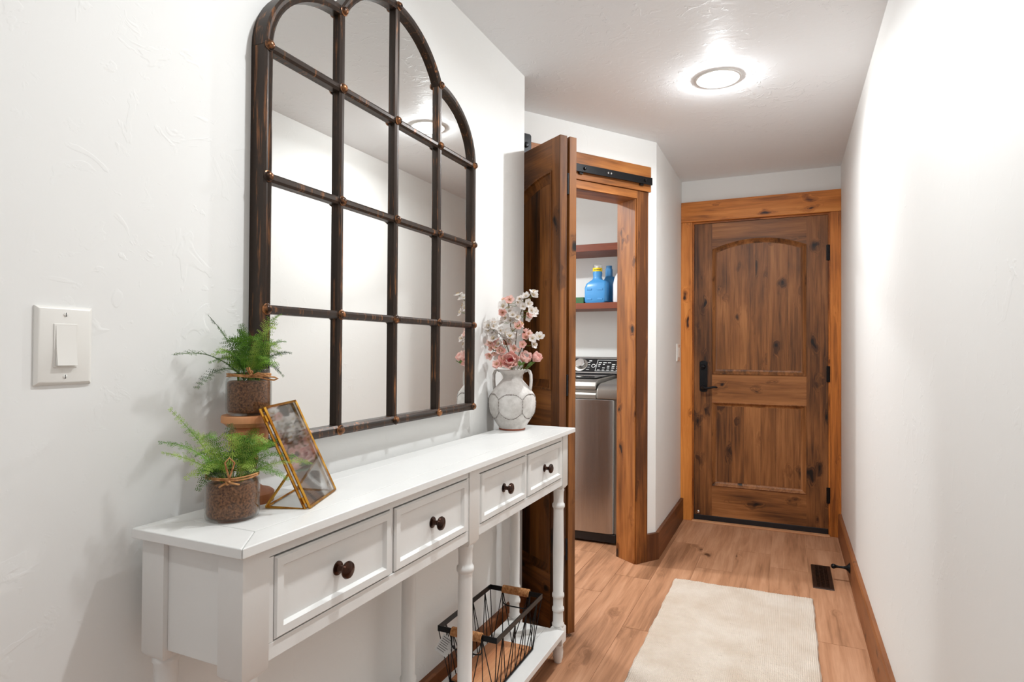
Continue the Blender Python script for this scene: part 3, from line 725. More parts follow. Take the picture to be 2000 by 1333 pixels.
bow_lo = [[P(0.043, -0.006, 0.071), P(0.050, -0.002, 0.085), P(0.050, 0.004, 0.105), P(0.05, -0.004, 0.114), P(0.05, -0.011, 0.106), P(0.05, -0.007, 0.09), P(0.046, -0.004, 0.076)],
          [P(0.043, -0.006, 0.071), P(0.047, -0.014, 0.068), P(0.045, -0.02, 0.064)], [P(0.043, -0.006, 0.071), P(0.046, 0.006, 0.068), P(0.044, 0.012, 0.066)],
          loop_pts((0.044, -0.006, 0.071), 0.003, 0.003, 0)]
PED = (-0.968, 0.886, TZ)
pd = tag(empty('candle_pedestal', PED), 'turned light wood pedestal stand holding the upper fern jar', 'pedestal')
MB().lathe([(0.0, 0.0), (0.048, 0.0), (0.049, 0.004), (0.049, 0.018), (0.044, 0.022), (0.030, 0.026), (0.020, 0.034), (0.017, 0.05)], seg=40).obj('base', TURNED, pd, world=False, smooth='auto')
MB().lathe([(0.017, 0.045), (0.016, 0.07), (0.019, 0.085), (0.015, 0.092), (0.022, 0.098), (0.030, 0.104), (0.036, 0.114), (0.037, 0.13), (0.034, 0.142), (0.030, 0.15)], seg=40).obj('stem', TURNED, pd, world=False, smooth='auto')
MB().lathe([(0.0, 0.146), (0.038, 0.148), (0.046, 0.155), (0.050, 0.157), (0.050, 0.167), (0.0485, 0.170), (0.0, 0.170)], seg=40).obj('plate', TURNED, pd, world=False, smooth='auto')
J2 = (-0.968, 0.886, TZ + 0.1705); J1 = (-0.899, 0.789, TZ + 0.0003)
jar(J2, 0.042, 0.09, 'glass jar of brown soil tied with twine on the wooden pedestal', bow_up)
jar(J1, 0.0455, 0.088, 'glass jar of brown soil tied with twine standing on the tabletop', bow_lo)

def frond(root, p0, p1, p2, wid, mat, npair=13, nsub=5, droop=0.0, name='frond'):
    m = MB(); N = npair
    path = bez(p0, p1, p2, 24)
    m.tube(path[::2], [0.0011 * (1 - 0.7 * i / 12) for i in range(13)], 4)
    side0 = None
    for k in range(N):
        t = 0.20 + 0.79 * k / (N - 1)
        f = t * 24; i = min(int(f), 23); p = path[i].lerp(path[i + 1], f - i)
        d = (path[min(i + 1, 24)] - path[max(i - 1, 0)]).normalized()
        up = Vector((0.25, -0.25, 0.93)) if abs(d.z) < 0.85 else Vector((0.7, -0.7, 0.1))
        s = d.cross(up).normalized(); nrm = s.cross(d).normalized()
        wl = wid * (math.sin(math.pi * min(1, (t - 0.08) / 1.0)) ** 0.7) * (1.0 - 0.45 * t) + 0.0015
        for sg in (-1, 1):
            dd = (s * sg * 0.9 + d * (0.35 + random.uniform(-.12, .12)) + nrm * random.uniform(-.25, .25)).normalized()
            sub = max(2, int(nsub * wl / wid + 1)); lw = wl / sub * 0.95
            q = dd.cross(nrm).normalized(); n2 = dd.cross(q)
            # midrib
            a = p; b = p + dd * wl
            m.add([a - q * 0.0003, a + q * 0.0003, b], [(0, 1, 2)])
            for j in range(sub):
                c = p + dd * (wl * (j + 0.5) / sub); ll = lw * (1.15 - 0.75 * j / sub) * 1.25
                for s2 in (-1, 1):
                    e = (q * s2 * 0.85 + dd * 0.5).normalized(); h = e.cross(n2).normalized()
                    tip = c + e * ll + n2 * random.uniform(-.0012, .0012); mdl = c + e * ll * 0.55
                    m.add([c, mdl + h * ll * 0.27, tip, mdl - h * ll * 0.27], [(0, 1, 2, 3)])
    return m.obj(name, mat, root, world=False)
def fern(loc, label, tips, nfill, rad):
    root = tag(empty('fern', loc), label, 'fern', 'ferns on the console')
    for dx, dy, dz, lift, wid, mat in tips:
        mx, my = dx * 0.45, dy * 0.45
        frond(root, (dx * 0.06, dy * 0.06, -0.012), (mx, my, dz * 0.5 + lift), (dx, dy, dz), wid, mat, 15)
    for i in range(nfill):
        a = 2 * math.pi * i / nfill + random.uniform(-.3, .3); rr = rad * random.uniform(0.5, 1.0)
        dx, dy = rr * math.cos(a), rr * math.sin(a)
        if loc[0] + dx < -1.025: dx = -1.025 - loc[0]
        dz = random.uniform(0.015, 0.095) * (1.15 - rr / rad * 0.55)
        frond(root, (0.02 * math.cos(a), 0.02 * math.sin(a), -0.012), (dx * 0.35, dy * 0.35, dz + 0.03), (dx, dy, dz), random.uniform(0.018, 0.027), random.choice((FERN, FERN, FERN, FERNL)), 11)
    return root
fern((-0.968, 0.886, 1.126), 'green fern sprouting from the jar on the pedestal', [
    (-0.017, -0.149, 0.040, 0.035, 0.021, FERND), (-0.017, -0.079, 0.111, 0.012, 0.019, FERND), (0.038, 0.042, 0.119, 0.05, 0.020, FERNL),
    (0.053, 0.013, 0.091, 0.06, 0.017, FERNL), (0.048, 0.060, 0.042, 0.03, 0.018, FERND), (0.018, -0.132, -0.018, 0.05, 0.019, FERND),
    (0.070, -0.045, 0.066, 0.0, 0.016, FERNL), (-0.03, 0.007, 0.098, 0.02, 0.018, FERND), (0.038, 0.054, 0.065, 0.04, 0.018, FERN),
    (0.030, -0.095, 0.043, 0.035, 0.022, FERN), (0.038, 0.05, -0.004, 0.05, 0.018, FERND), (0.02, -0.04, 0.085, 0.03, 0.022, FERN)], 18, 0.07)
fern((-0.90, 0.79, 0.948), 'green fern spilling from the jar on the tabletop', [
    (-0.060, -0.078, 0.125, 0.0, 0.019, FERNL), (-0.055, -0.099, 0.072, 0.03, 0.020, FERN), (-0.040, -0.105, 0.057, 0.01, 0.019, FERNL),
    (0.0, -0.069, -0.008, 0.05, 0.020, FERND), (0.065, 0.125, 0.010, 0.03, 0.021, FERNL), (0.070, 0.060, -0.009, 0.04, 0.020, FERN),
    (0.02, 0.088, 0.058, 0.03, 0.022, FERN), (-0.03, 0.079, 0.075, 0.02, 0.022, FERN), (-0.05, 0.037, 0.087, 0.02, 0.018, FERND),
    (0.05, 0.046, 0.054, 0.03, 0.022, FERN), (0.04, 0.11, 0.022, 0.045, 0.022, FERN), (-0.05, -0.045, 0.085, 0.02, 0.02, FERNL)], 18, 0.08)

# ================================================================== GOLD PICTURE FRAME (leaning prism)
pf = tag(empty('picture_frame', (-0.845, 0.955, TZ)), 'gold edged glass picture frame leaning open beside the ferns', 'picture frame')
A = Vector((-0.817, 0.892, TZ + 0.003)); B = Vector((-0.874, 1.030, TZ + 0.003))          # front bottom edge
n_h = Vector((0.924, 0.382, 0)); tilt = Vector((-0.0808, -0.0334, 0.0)); Hh = 0.205
upv = (Vector((0, 0, 1)) * 0.186 + tilt)
C_ = A + upv; D_ = B + upv
bk = Vector((-0.076, -0.0314, 0))                                       # foot of the back strut
def bar(p, q, w_=0.0035, name='edge_bar', th=None):
    p, q = Vector(p), Vector(q); d = (q - p).normalized()
    a = d.cross(Vector((0.3, 0.9, 0.2))).normalized(); b = d.cross(a)
    return MB().loops([[tuple(c + (a * sa + b * sb) * w_ / 2) for sa, sb in ((-1, -1), (1, -1), (1, 1), (-1, 1))] for c in (p, q)], True, True).obj(name, GOLD, pf)
nrm_f = (B - A).cross(upv).normalized()
if nrm_f.x < 0: nrm_f = -nrm_f
for off in (0.0, -0.009):
    o_ = nrm_f * off
    for p, q in ((A, C_), (C_, D_), (D_, B), (B, A)): bar(p + o_, q + o_, 0.0042)
for e in (A, B):
    m_ = e + upv * 0.36 - nrm_f * 0.009; f_ = e + bk
    bar(m_, f_); bar(e - nrm_f * 0.009, f_)
bar(A + bk, B + bk)
def quad(p, q, r_, s_, th, name, mat):
    nn = (Vector(q) - Vector(p)).cross(Vector(s_) - Vector(p)).normalized() * th
    return MB().loops([[tuple(Vector(v)) for v in (p, q, r_, s_)], [tuple(Vector(v) + nn) for v in (p, q, r_, s_)]], True, True).obj(name, mat, pf)
quad(A, B, D_, C_, 0.0012, 'glass_pane', PANE)
o_ = -nrm_f * 0.009
quad(A + o_, B + o_, D_ + o_, C_ + o_, 0.0012, 'glass_pane', thin_glass('back_glass', 0.05, 0.12, (0.9, 0.91, 0.91, 1)))
for t in (0.08, 0.9):
    h = A + upv * t - nrm_f * 0.0045; bar(h - upv * 0.03, h + upv * 0.03, 0.006, 'hinge')
cl = B + upv * 0.62 - nrm_f * 0.004
MB().tube([tuple(cl + Vector((-0.0018, 0.0055, 0.0)) + (B - A).normalized() * (0.005 * math.cos(t)) + Vector((0, 0, 1)) * 0.005 * math.sin(t)) for t in [2 * math.pi * i / 16 for i in range(16)]], 0.0011, 6, closed=True).obj('clasp_ring', GOLD, pf, smooth=True)

# ================================================================== VASE
VC = (-0.944, 2.096, TZ + 0.0005)
vz = tag(empty('vase', VC), 'whitewashed ceramic jug with beaded hexagon pattern and two handles', 'vase')
prof = [(0.0, 0.0), (0.046, 0.0), (0.049, 0.003), (0.0495, 0.008), (0.060, 0.024), (0.074, 0.046), (0.0835, 0.066), (0.0870, 0.084), (0.0875, 0.10), (0.0865, 0.118), (0.080, 0.135), (0.068, 0.152), (0.056, 0.166), (0.045, 0.178), (0.037, 0.187), (0.0345, 0.193), (0.037, 0.200), (0.044, 0.210), (0.051, 0.219), (0.0525, 0.2225), (0.0505, 0.2245), (0.047, 0.2225), (0.040, 0.212), (0.032, 0.198), (0.030, 0.188), (0.040, 0.17), (0.0, 0.165)]
MB().lathe(prof, (0, 0, 0), 48, cap=False).obj('body', CERAM, vz, world=False, smooth=True)
MB().lathe([(0.0, -0.0003), (0.0475, -0.0002), (0.0497, 0.003), (0.0497, 0.006)], (0, 0, 0), 40, cap=False).obj('foot_ring', TERRA, vz, world=False, smooth='auto')
def vr(h):
    for (r0, h0), (r1, h1) in zip(prof[1:], prof[2:]):
        if h0 <= h <= h1: return r0 + (r1 - r0) * (h - h0) / max(h1 - h0, 1e-6)
    return 0.08
va = math.atan2(-2.096, 0.944)
def vpt(a, h): r_ = vr(h) + 0.0006; return (r_ * math.cos(a), r_ * math.sin(a), h)
beads = MB()
nh = 6; da = 2 * math.pi / nh; a0 = va - 0.08
for i in range(nh):
    a = a0 + i * da
    corners = [(a - da / 2, 0.068), (a - da / 2, 0.116), (a, 0.134), (a + da / 2, 0.116), (a + da / 2, 0.068), (a, 0.044)]
    segs = [(corners[0], corners[1]), (corners[1], corners[2]), (corners[2], corners[3]), (corners[4], corners[5]), (corners[5], corners[0])]
    for k, (p, q) in enumerate(segs):
        nb = 11 if k else 9
        for j in range(nb):
            t = j / nb
            h = p[1] + (q[1] - p[1]) * t; aa = p[0] + (q[0] - p[0]) * t
            if k in (1, 2): h += 0.007 * math.sin(math.pi * t)
            if k in (3, 4): h -= 0.007 * math.sin(math.pi * t)
            beads.ball(vpt(aa, h), 0.0022, 6, 4)
tag(beads.obj('beading', BEADS, vz, world=False, smooth=True), kind='stuff')
for sg, ang in ((1, va + 1.32), (-1, va - 1.78)):
    c, s = math.cos(ang), math.sin(ang)
    pts = [(0.049, 0.217), (0.058, 0.222), (0.066, 0.218), (0.071, 0.205), (0.072, 0.185), (0.071, 0.165), (0.069, 0.150), (0.066, 0.146)]
    rows = []
    for i, (r_, h) in enumerate(pts):
        q0 = pts[max(i - 1, 0)]; q1 = pts[min(i + 1, len(pts) - 1)]
        d = Vector((q1[0] - q0[0], q1[1] - q0[1])).normalized(); nn = (-d[1], d[0])
        rows.append([(c * (r_ + nn[0] * e) - s * wv, s * (r_ + nn[0] * e) + c * wv, h + nn[1] * e) for e, wv in ((-0.004, -0.009), (0.0, -0.012), (0.004, -0.009), (0.004, 0.009), (0.0, 0.012), (-0.004, 0.009))])
    MB().loops(rows, True, True).obj('handle', CERAM, vz, world=False, smooth=True)

# ------------------------------------------------------------------ flowers in the vase
def petal_grid(L, W, cup, n=5, m=4, notch=0.0):
    """petal from origin along +X, width Y, cupping up +Z"""
    v = []; f = []
    for i in range(n + 1):
        t = i / n; wv = W * math.sin(math.pi * (0.12 + 0.80 * t)) ** 0.8 * (0.45 + 0.75 * t if t < 0.75 else 1.0)
        for j in range(m + 1):
            s = j / m * 2 - 1
            v.append((L * t * (1 - 0.12 * s * s * t) - (notch * L if (j == m // 2 and i == n) else 0), wv / 2 * s, cup * L * t * t + 0.35 * cup * W * s * s))
    for i in range(n):
        for j in range(m):
            a = i * (m + 1) + j; f.append((a, a + 1, a + m + 2, a + m + 1))
    return v, f
def blossom_mesh(size, cup):
    m = MB(); v, f = petal_grid(size, size * 1.05, cup, 4, 4, 0.1)
    for k in range(5):
        a = 2 * math.pi * k / 5 + random.uniform(-.1, .1); c, s = math.cos(a), math.sin(a)
        dz = random.uniform(-.15, .25) * size
        m.add([(c * x_ - s * y_, s * x_ + c * y_, z_ + dz * x_ / size) for x_, y_, z_ in v], f)
    return m
def stamen_mesh(size):
    m = MB()
    for k in range(7):
        a = 2 * math.pi * k / 7; r_ = size * random.uniform(.2, .36); h = size * random.uniform(.35, .6)
        tp = (r_ * math.cos(a), r_ * math.sin(a), h)
        m.tube([(0, 0, 0), (tp[0] * .5, tp[1] * .5, h * .6), tp], 0.0004, 3); m.ball(tp, 0.0011, 5, 4)
    return m
def make_me(mb, mat, smooth=True):
    me = bpy.data.meshes.new('blossom'); me.from_pydata(mb.v, [], mb.f); me.materials.append(mat)
    for p in me.polygons: p.use_smooth = smooth
    return me
BLW = [make_me(blossom_mesh(0.0165, c), PETALW) for c in (0.25, 0.45, 0.6)]
BLP = [make_me(blossom_mesh(0.0150, c), PETALP) for c in (0.3, 0.55, 0.7)]
STM = make_me(stamen_mesh(0.016), STAMEN)
def face_rot(d):
    return Vector(d).to_track_quat('Z', 'Y').to_euler()
def branch(label, spec, knots, base=(0, 0, 0.19)):
    root = tag(empty('blossom_branch', (VC[0], VC[1], VC[2] + 0.19)), label, 'flower branch', 'blossom branches in the jug')
    b0 = Vector(base); K = [Vector((k[0], k[1], k[2])) for k in knots]
    stem = [b0] + K; pts = []
    for a, b in zip(stem, stem[1:]):
        for i in range(5): pts.append(a.lerp(b, i / 5))
    pts.append(stem[-1])
    for _ in range(3): pts = [pts[0]] + [(pts[i - 1] + pts[i] * 2 + pts[i + 1]) / 4 for i in range(1, len(pts) - 1)] + [pts[-1]]
    off = Vector((0, 0, 0.19))
    m = MB(); m.tube([p - off for p in pts], 0.0016, 6)
    st = m.obj('stem', STEM, root, world=False, smooth=True)
    extra = [(x_ + random.uniform(-.017, .017), y_ + random.uniform(-.017, .017), z_ + random.uniform(-.014, .014), kind) for (x_, y_, z_, kind) in spec if random.random() < 0.75]
    for (x_, y_, z_, kind) in spec + extra:
        p = Vector((x_, y_, z_)); q = min(pts, key=lambda s: (s - p).length + max(0, s.z - p.z) * 1.5)
        MB().tube([q - off, (q * 0.4 + p * 0.6) - off + Vector((0, 0, -0.004)), p - off], 0.0008, 4).obj('twig', STEMG, root, world=False, smooth=True)
        o = bpy.data.objects.new('blossom', random.choice(BLW if kind == 'w' else BLP)); col.objects.link(o); o.parent = root
        o.location = p - off
        view = Vector((0.41, -0.91, 0.15)); d = (p - q).normalized() * 0.7 + view * random.uniform(0.2, 1.0) + Vector((random.uniform(-.4, .4), random.uniform(-.4, .4), random.uniform(-.3, .5)))
        o.rotation_euler = face_rot(d); sc = random.uniform(0.85, 1.35); o.scale = (sc, sc, sc)
        s = bpy.data.objects.new('stamens', STM); col.objects.link(s); s.parent = o
W = 'w'; K = 'p'
branch('tallest white blossom branch leaning right in the jug', [(0.077, 0.005, 0.499, W), (0.06, -0.014, 0.494, W), (0.031, -0.003, 0.486, W), (0.064, -0.008, 0.47, W), (0.078, -0.009, 0.444, W), (0.038, 0.001, 0.455, W), (0.042, 0.045, 0.422, W), (0.05, 0.02, 0.43, K)],
       [(0.012, -0.004, 0.30), (0.02, 0.0, 0.40), (0.04, 0.0, 0.455), (0.055, -0.004, 0.482)])
branch('tall white and pink blossom branch at the centre of the bouquet', [(0.007, 0.019, 0.479, W), (-0.035, -0.002, 0.482, K), (0.001, -0.031, 0.483, K), (-0.011, -0.01, 0.45, W), (-0.02, -0.035, 0.459, W), (-0.021, -0.045, 0.435, K), (0.014, -0.034, 0.425, W), (0.025, -0.021, 0.42, W), (-0.028, 0.014, 0.412, W), (-0.039, 0.001, 0.407, W), (0.0, -0.02, 0.405, W), (-0.015, -0.03, 0.415, W)],
       [(-0.002, -0.004, 0.30), (-0.004, -0.01, 0.39), (-0.01, -0.012, 0.44), (-0.012, -0.012, 0.47)])
branch('white blossom branch spreading left towards the mirror', [(-0.066, -0.069, 0.384, W), (-0.045, -0.076, 0.383, W), (-0.027, -0.054, 0.368, W), (-0.041, -0.055, 0.348, W), (-0.046, -0.067, 0.338, W), (-0.026, -0.061, 0.32, W), (-0.016, -0.042, 0.356, W), (0.001, -0.01, 0.37, W), (0.031, -0.028, 0.382, K), (-0.016, 0.02, 0.35, W), (-0.002, 0.021, 0.349, W), (-0.006, -0.007, 0.333, W), (-0.055, -0.05, 0.36, W), (0.0, -0.04, 0.345, W)],
       [(-0.006, -0.012, 0.28), (-0.016, -0.03, 0.33), (-0.034, -0.05, 0.36), (-0.055, -0.062, 0.38)])
branch('low salmon pink blossom branch hanging left of the jug mouth', [(-0.057, -0.062, 0.304, K), (-0.047, -0.058, 0.287, K), (-0.056, -0.075, 0.279, K), (-0.025, -0.057, 0.294, K), (-0.019, -0.023, 0.32, K), (-0.022, -0.046, 0.282, W), (-0.023, -0.049, 0.266, W), (-0.027, -0.076, 0.239, K), (-0.021, -0.066, 0.246, K), (-0.04, -0.05, 0.315, K), (-0.05, -0.065, 0.325, K)],
       [(-0.008, -0.014, 0.245), (-0.02, -0.035, 0.275), (-0.036, -0.05, 0.292), (-0.05, -0.06, 0.295)])
branch('short pink and white blossom branch right of the bouquet', [(0.046, 0.015, 0.365, K), (0.048, 0.011, 0.344, K), (0.042, -0.002, 0.318, K), (0.068, 0.063, 0.355, W), (0.079, 0.002, 0.341, W), (0.076, 0.019, 0.318, W), (0.019, -0.024, 0.302, K), (0.02, 0.012, 0.289, K), (0.07, 0.02, 0.335, W)],
       [(0.012, 0.004, 0.25), (0.028, 0.006, 0.29), (0.044, 0.01, 0.33), (0.052, 0.014, 0.35)])

def peony(loc, r, facing, label, openness, mat_out, mat_in):
    root = tag(empty('peony', loc), label, 'flower', 'peonies in the jug')
    q = face_rot(facing); rot = q.to_matrix()
    def ring(n, L, Wd, elev, cup, base_r, mat, jit, twist):
        v, f = petal_grid(L, Wd, cup, 6, 5, 0.06)
        me = make_me(MB().add(v, f), mat); me.name = 'petal'
        for k in range(n):
            o = bpy.data.objects.new('petal', me); col.objects.link(o); o.parent = root
            a = 2 * math.pi * k / n + twist
            mtx = rot.to_4x4() @ Matrix.Rotation(a, 4, 'Z') @ Matrix.Translation((base_r, 0, -r * 0.75)) @ Matrix.Rotation(-R(elev + random.uniform(-jit, jit)), 4, 'Y')
            o.matrix_local = mtx
    ring(5, r * 1.75, r * 1.7, 48 - 8 * openness, 0.30, r * 0.12, mat_out, 4, 0.2)
    ring(5, r * 1.75, r * 1.55, 62, 0.22, r * 0.10, mat_out, 4, 0.8)
    ring(5, r * 1.6, r * 1.2, 72, 0.12, r * 0.08, mat_in, 5, 0.4)
    ring(6, r * 1.4, r * 0.75, 82, 0.02, r * 0.10, PETALD if openness else mat_in, 7, 0.1)
    p0 = Vector((VC[0], VC[1], VC[2] + 0.18)) - Vector(loc); back = -(Vector(facing).normalized()) * r * 0.7
    MB().tube([back, back * 1.5 + Vector((0, 0, -0.008)), p0 * 0.75, p0], 0.0022, 6).obj('stem', STEMG, root, world=False, smooth=True)
    return root
def vp(x_, y_, z_): return (VC[0] + x_, VC[1] + y_, VC[2] + z_)
peony(vp(0.014, -0.048, 0.254), 0.031, (0.28, -0.9, 0.42), 'open pink peony with deep pink heart at the jug mouth', 1, PETALP, PETALP)
peony(vp(0.058, -0.016, 0.264), 0.0265, (0.5, -0.5, 0.8), 'pale pink peony bud between open peony and folded door', 0, PETALP, PETALW)
peony(vp(0.088, 0.016, 0.266), 0.0225, (0.8, -0.2, 0.7), 'rightmost small pink peony bud against the folded door', 0, PETALP, PETALP)
def leafset(root_name, spots, label):
    for (loc, d, L, lb) in spots:
        r_ = tag(empty('leaf_sprig', vp(*loc)), lb, 'leaf')
        for k, aa in enumerate((-0.5, 0.25, 0.9)):
            v, f = petal_grid(L * (1 - 0.15 * k), L * 0.5, 0.2, 6, 4)
            o = MB().add(v, f).obj('leaf', LEAF, r_, world=False, smooth=True)
            dd = Vector(d); dd.rotate(Matrix.Rotation(aa, 3, 'Z'))
            o.rotation_euler = dd.to_track_quat('X', 'Z').to_euler()
        MB().tube([(0, 0, 0), tuple((Vector((0, 0, 0.19)) - Vector(loc)) * 0.9)], 0.0013, 5).obj('stem', STEMG, r_, world=False)
leafset('leaf_sprig', [((0.042, -0.03, 0.238), (0.6, -0.5, 0.25), 0.038, 'green leaf sprig under the middle peony'), ((0.062, -0.006, 0.236), (0.9, -0.1, 0.25), 0.04, 'green leaf sprig under the rightmost peony bud')], '')

# ================================================================== WIRE BASKET
BX0, BX1, BY0, BY1 = -0.990, -0.786, 1.645, 2.012; BZ = 0.320; CX0, CX1, CY0, CY1 = -0.962, -0.812, 1.682, 1.978; CZ0 = 0.1325
bk_ = tag(empty('wire_basket', ((BX0 + BX1) / 2, (BY0 + BY1) / 2, CZ0)), 'black wire basket with wooden bottom and rope handles on lower shelf', 'basket')
rim = MB()
def rect_loop(x0, x1, y0, y1, z): return [(x0, y0, z), (x1, y0, z), (x1, y1, z), (x0, y1, z)]
th_ = 0.003
rim.loops([rect_loop(BX0, BX1, BY0, BY1, BZ - 0.017), rect_loop(BX0, BX1, BY0, BY1, BZ), rect_loop(BX0 + th_, BX1 - th_, BY0 + th_, BY1 - th_, BZ), rect_loop(BX0 + th_, BX1 - th_, BY0 + th_, BY1 - th_, BZ - 0.017), rect_loop(BX0, BX1, BY0, BY1, BZ - 0.017)])
rim.obj('rim', BLACK, bk_)
bt = MB().box(CX0, CX1, CY0, CY1, CZ0 + 0.002, CZ0 + 0.012).obj('bottom_board', PALEWOOD[1], bk_, bevel=0.001)
fr_ = MB(); c4 = rect_loop(CX0 - .003, CX1 + .003, CY0 - .003, CY1 + .003, CZ0 + 0.004)
for i in range(4): fr_.tube([c4[i], c4[(i + 1) % 4]], 0.003, 6)
fr_.obj('bottom_frame', BLACK, bk_)
def wire(p, q): MB().tube([p, q], 0.0016, 5).obj('wire', BLACK, bk_)
def side(pt, pb, n):
    """zigzag groups of wires; pt(t) on the rim, pb(t) on the bottom frame"""
    for k in range(n):
        t = (k + 0.5) / n; h = 0.5 / n
        wire(pt(t), pb(max(0, t - h))); wire(pt(t), pb(t)); wire(pt(t), pb(min(1, t + h)))
zt, zb = BZ - 0.010, CZ0 + 0.004
lr = lambda a, b, t: a + (b - a) * t
side(lambda t: (BX1 - .0015, lr(BY0, BY1, t), zt), lambda t: (CX1 + .003, lr(CY0, CY1, t), zb), 4)
side(lambda t: (BX0 + .0015, lr(BY0, BY1, t), zt), lambda t: (CX0 - .003, lr(CY0, CY1, t), zb), 4)
side(lambda t: (lr(BX0, BX1, t), BY0 + .0015, zt), lambda t: (lr(CX0, CX1, t), CY0 - .003, zb), 2)
side(lambda t: (lr(BX0, BX1, t), BY1 - .0015, zt), lambda t: (lr(CX0, CX1, t), CY1 + .003, zb), 2)
for p, q in zip(rect_loop(BX0 + .0015, BX1 - .0015, BY0 + .0015, BY1 - .0015, zt), c4): wire(p, q)
cxm = (BX0 + BX1) / 2
for yb, sg in ((BY0, -1), (BY1, 1)):
    m = MB(); y_ = yb + sg * 0.004
    for i in range(22):
        xx = cxm - 0.05 + 0.1 * i / 21
        m.tube([(xx + 0.002 * math.sin(t), y_ + 0.0085 * math.cos(t) - sg * 0.004, BZ - 0.008 + 0.0125 * math.sin(t)) for t in [2 * math.pi * k / 10 for k in range(10)]], 0.0027, 5, closed=True)
    tag(m.obj('rope_wrap', TWINE, bk_, smooth=True), 'tan rope wrapped handle')
    hp_ = [(cxm - 0.052, y_, BZ - 0.012), (cxm - 0.052, y_ - sg * 0.004, BZ - 0.05), (cxm - 0.046, y_ - sg * 0.006, BZ - 0.06), (cxm - 0.03, y_ - sg * 0.007, BZ - 0.064), (cxm + 0.03, y_ - sg * 0.007, BZ - 0.064), (cxm + 0.046, y_ - sg * 0.006, BZ - 0.06), (cxm + 0.052, y_ - sg * 0.004, BZ - 0.05), (cxm + 0.052, y_, BZ - 0.012)]
    MB().tube(hp_, 0.0022, 6).obj('handle_wire', BLACK, bk_, smooth=True)
tg = empty('price_tag', (-0.965, 1.647, 0.262)); tg.rotation_euler = (R(-28), R(35), R(25))
tag(tg, 'small white printed tag hanging on the wire basket', 'tag')
MB().box(-0.022, 0.022, -0.0005, 0.0005, -0.026, 0.026).obj('card', PRINT, tg, world=False)
for i in range(7):
    MB().box(-0.018, random.uniform(0.006, 0.018), -0.0009, -0.0006, 0.019 - i * 0.0062, 0.0205 - i * 0.0062).obj('text_line', INK, tg, world=False)

# ================================================================== RUG, VENT, DOOR STOP
def rug():
    x0, x1, y0, y1 = -0.530, 0.108, 1.55, 3.218; nx, ny = 120, 290; v = []; f = []
    for j in range(ny + 1):
        for i in range(nx + 1):
            u, t = i / nx, j / ny
            x_ = x0 + (x1 - x0) * u; y_ = y0 + (y1 - y0) * t
            e = min(u, 1 - u); e2 = min(t, 1 - t)
            x_ += (0.0015 * math.sin(y_ * 21) + 0.001 * math.sin(y_ * 67)) * (1 if e < 0.02 else 0)
            y_ += (0.003 * math.sin(x_ * 25) + 0.0015 * math.sin(x_ * 90)) * (1 if e2 < 0.01 else 0) + 0.012 * u
            z_ = 0.0085 + 0.0007 * math.sin(i * math.pi) + random.uniform(-.0004, .0004) + (0.0010 if (i + j) % 2 else -0.0010)
            if e == 0 or e2 == 0: z_ = 0.004
            v.append((x_, y_, z_))
    for j in range(ny):
        for i in range(nx):
            a = j * (nx + 1) + i; f.append((a, a + 1, a + nx + 2, a + nx + 1))
    k = len(v); bord = [i for i in range(nx + 1)] + [(j + 1) * (nx + 1) - 1 for j in range(1, ny + 1)] + [ny * (nx + 1) + i for i in range(nx - 1, -1, -1)] + [j * (nx + 1) for j in range(ny - 1, 0, -1)]
    for b_ in bord: v.append((v[b_][0], v[b_][1], 0.0004))
    n = len(bord)
    for i in range(n): f.append((bord[i], k + i, k + (i + 1) % n, bord[(i + 1) % n]))
    f.append(tuple(k + i for i in range(n - 1, -1, -1)))
    return mesh_obj('runner_rug', v, f, RUG, smooth=True)
tag(rug(), 'cream woven runner rug on the plank floor', 'rug')

vt = tag(empty('floor_vent', (0.16, 3.578, 0)), 'dark bronze floor register near the right baseboard', 'floor vent')
DKB = mottled('register_bronze', srgb(34, 24, 20), srgb(62, 44, 36), 30, 0.35, 0.7)
vx0, vx1, vy0, vy1 = 0.112, 0.208, 3.398, 3.758
m = MB()
def rl(i, z): return rect_loop(vx0 + i, vx1 - i, vy0 + i, vy1 - i, z)
m.loops([rl(0, 0.0002), rl(0.003, 0.005), rl(0.020, 0.006), rl(0.021, 0.0015)], False, True); m.obj('register_frame', DKB, vt)
for i in range(22):
    yy = vy0 + 0.03 + i * (vy1 - vy0 - 0.06) / 21
    MB().box(vx0 + 0.021, vx1 - 0.021, yy - 0.0035, yy + 0.0035, 0.002, 0.0058).obj('louver', DKB, vt)
for xx in (vx0 + 0.037, vx1 - 0.037):
    MB().box(xx - 0.002, xx + 0.002, vy0 + 0.022, vy1 - 0.022, 0.003, 0.0062).obj('cross_bar', DKB, vt)
ds = tag(empty('door_stop', (XR - 0.02, 3.546, 0.075)), 'black metal door stop fixed to the right baseboard', 'door stop')
MB().lathe([(0.0, 0.0), (0.026, 0.0), (0.026, -0.003), (0.016, -0.010), (0.009, -0.018), (0.0062, -0.03), (0.0055, -0.05), (0.007, -0.062), (0.0105, -0.068)], (0, 0, 0), 24, 0, cap=False).obj('post', BLACK, ds, world=False, smooth=True)
MB().ball((-0.074, 0, 0), 0.0125, 16, 10).obj('tip', BLACK, ds, world=False, smooth=True)

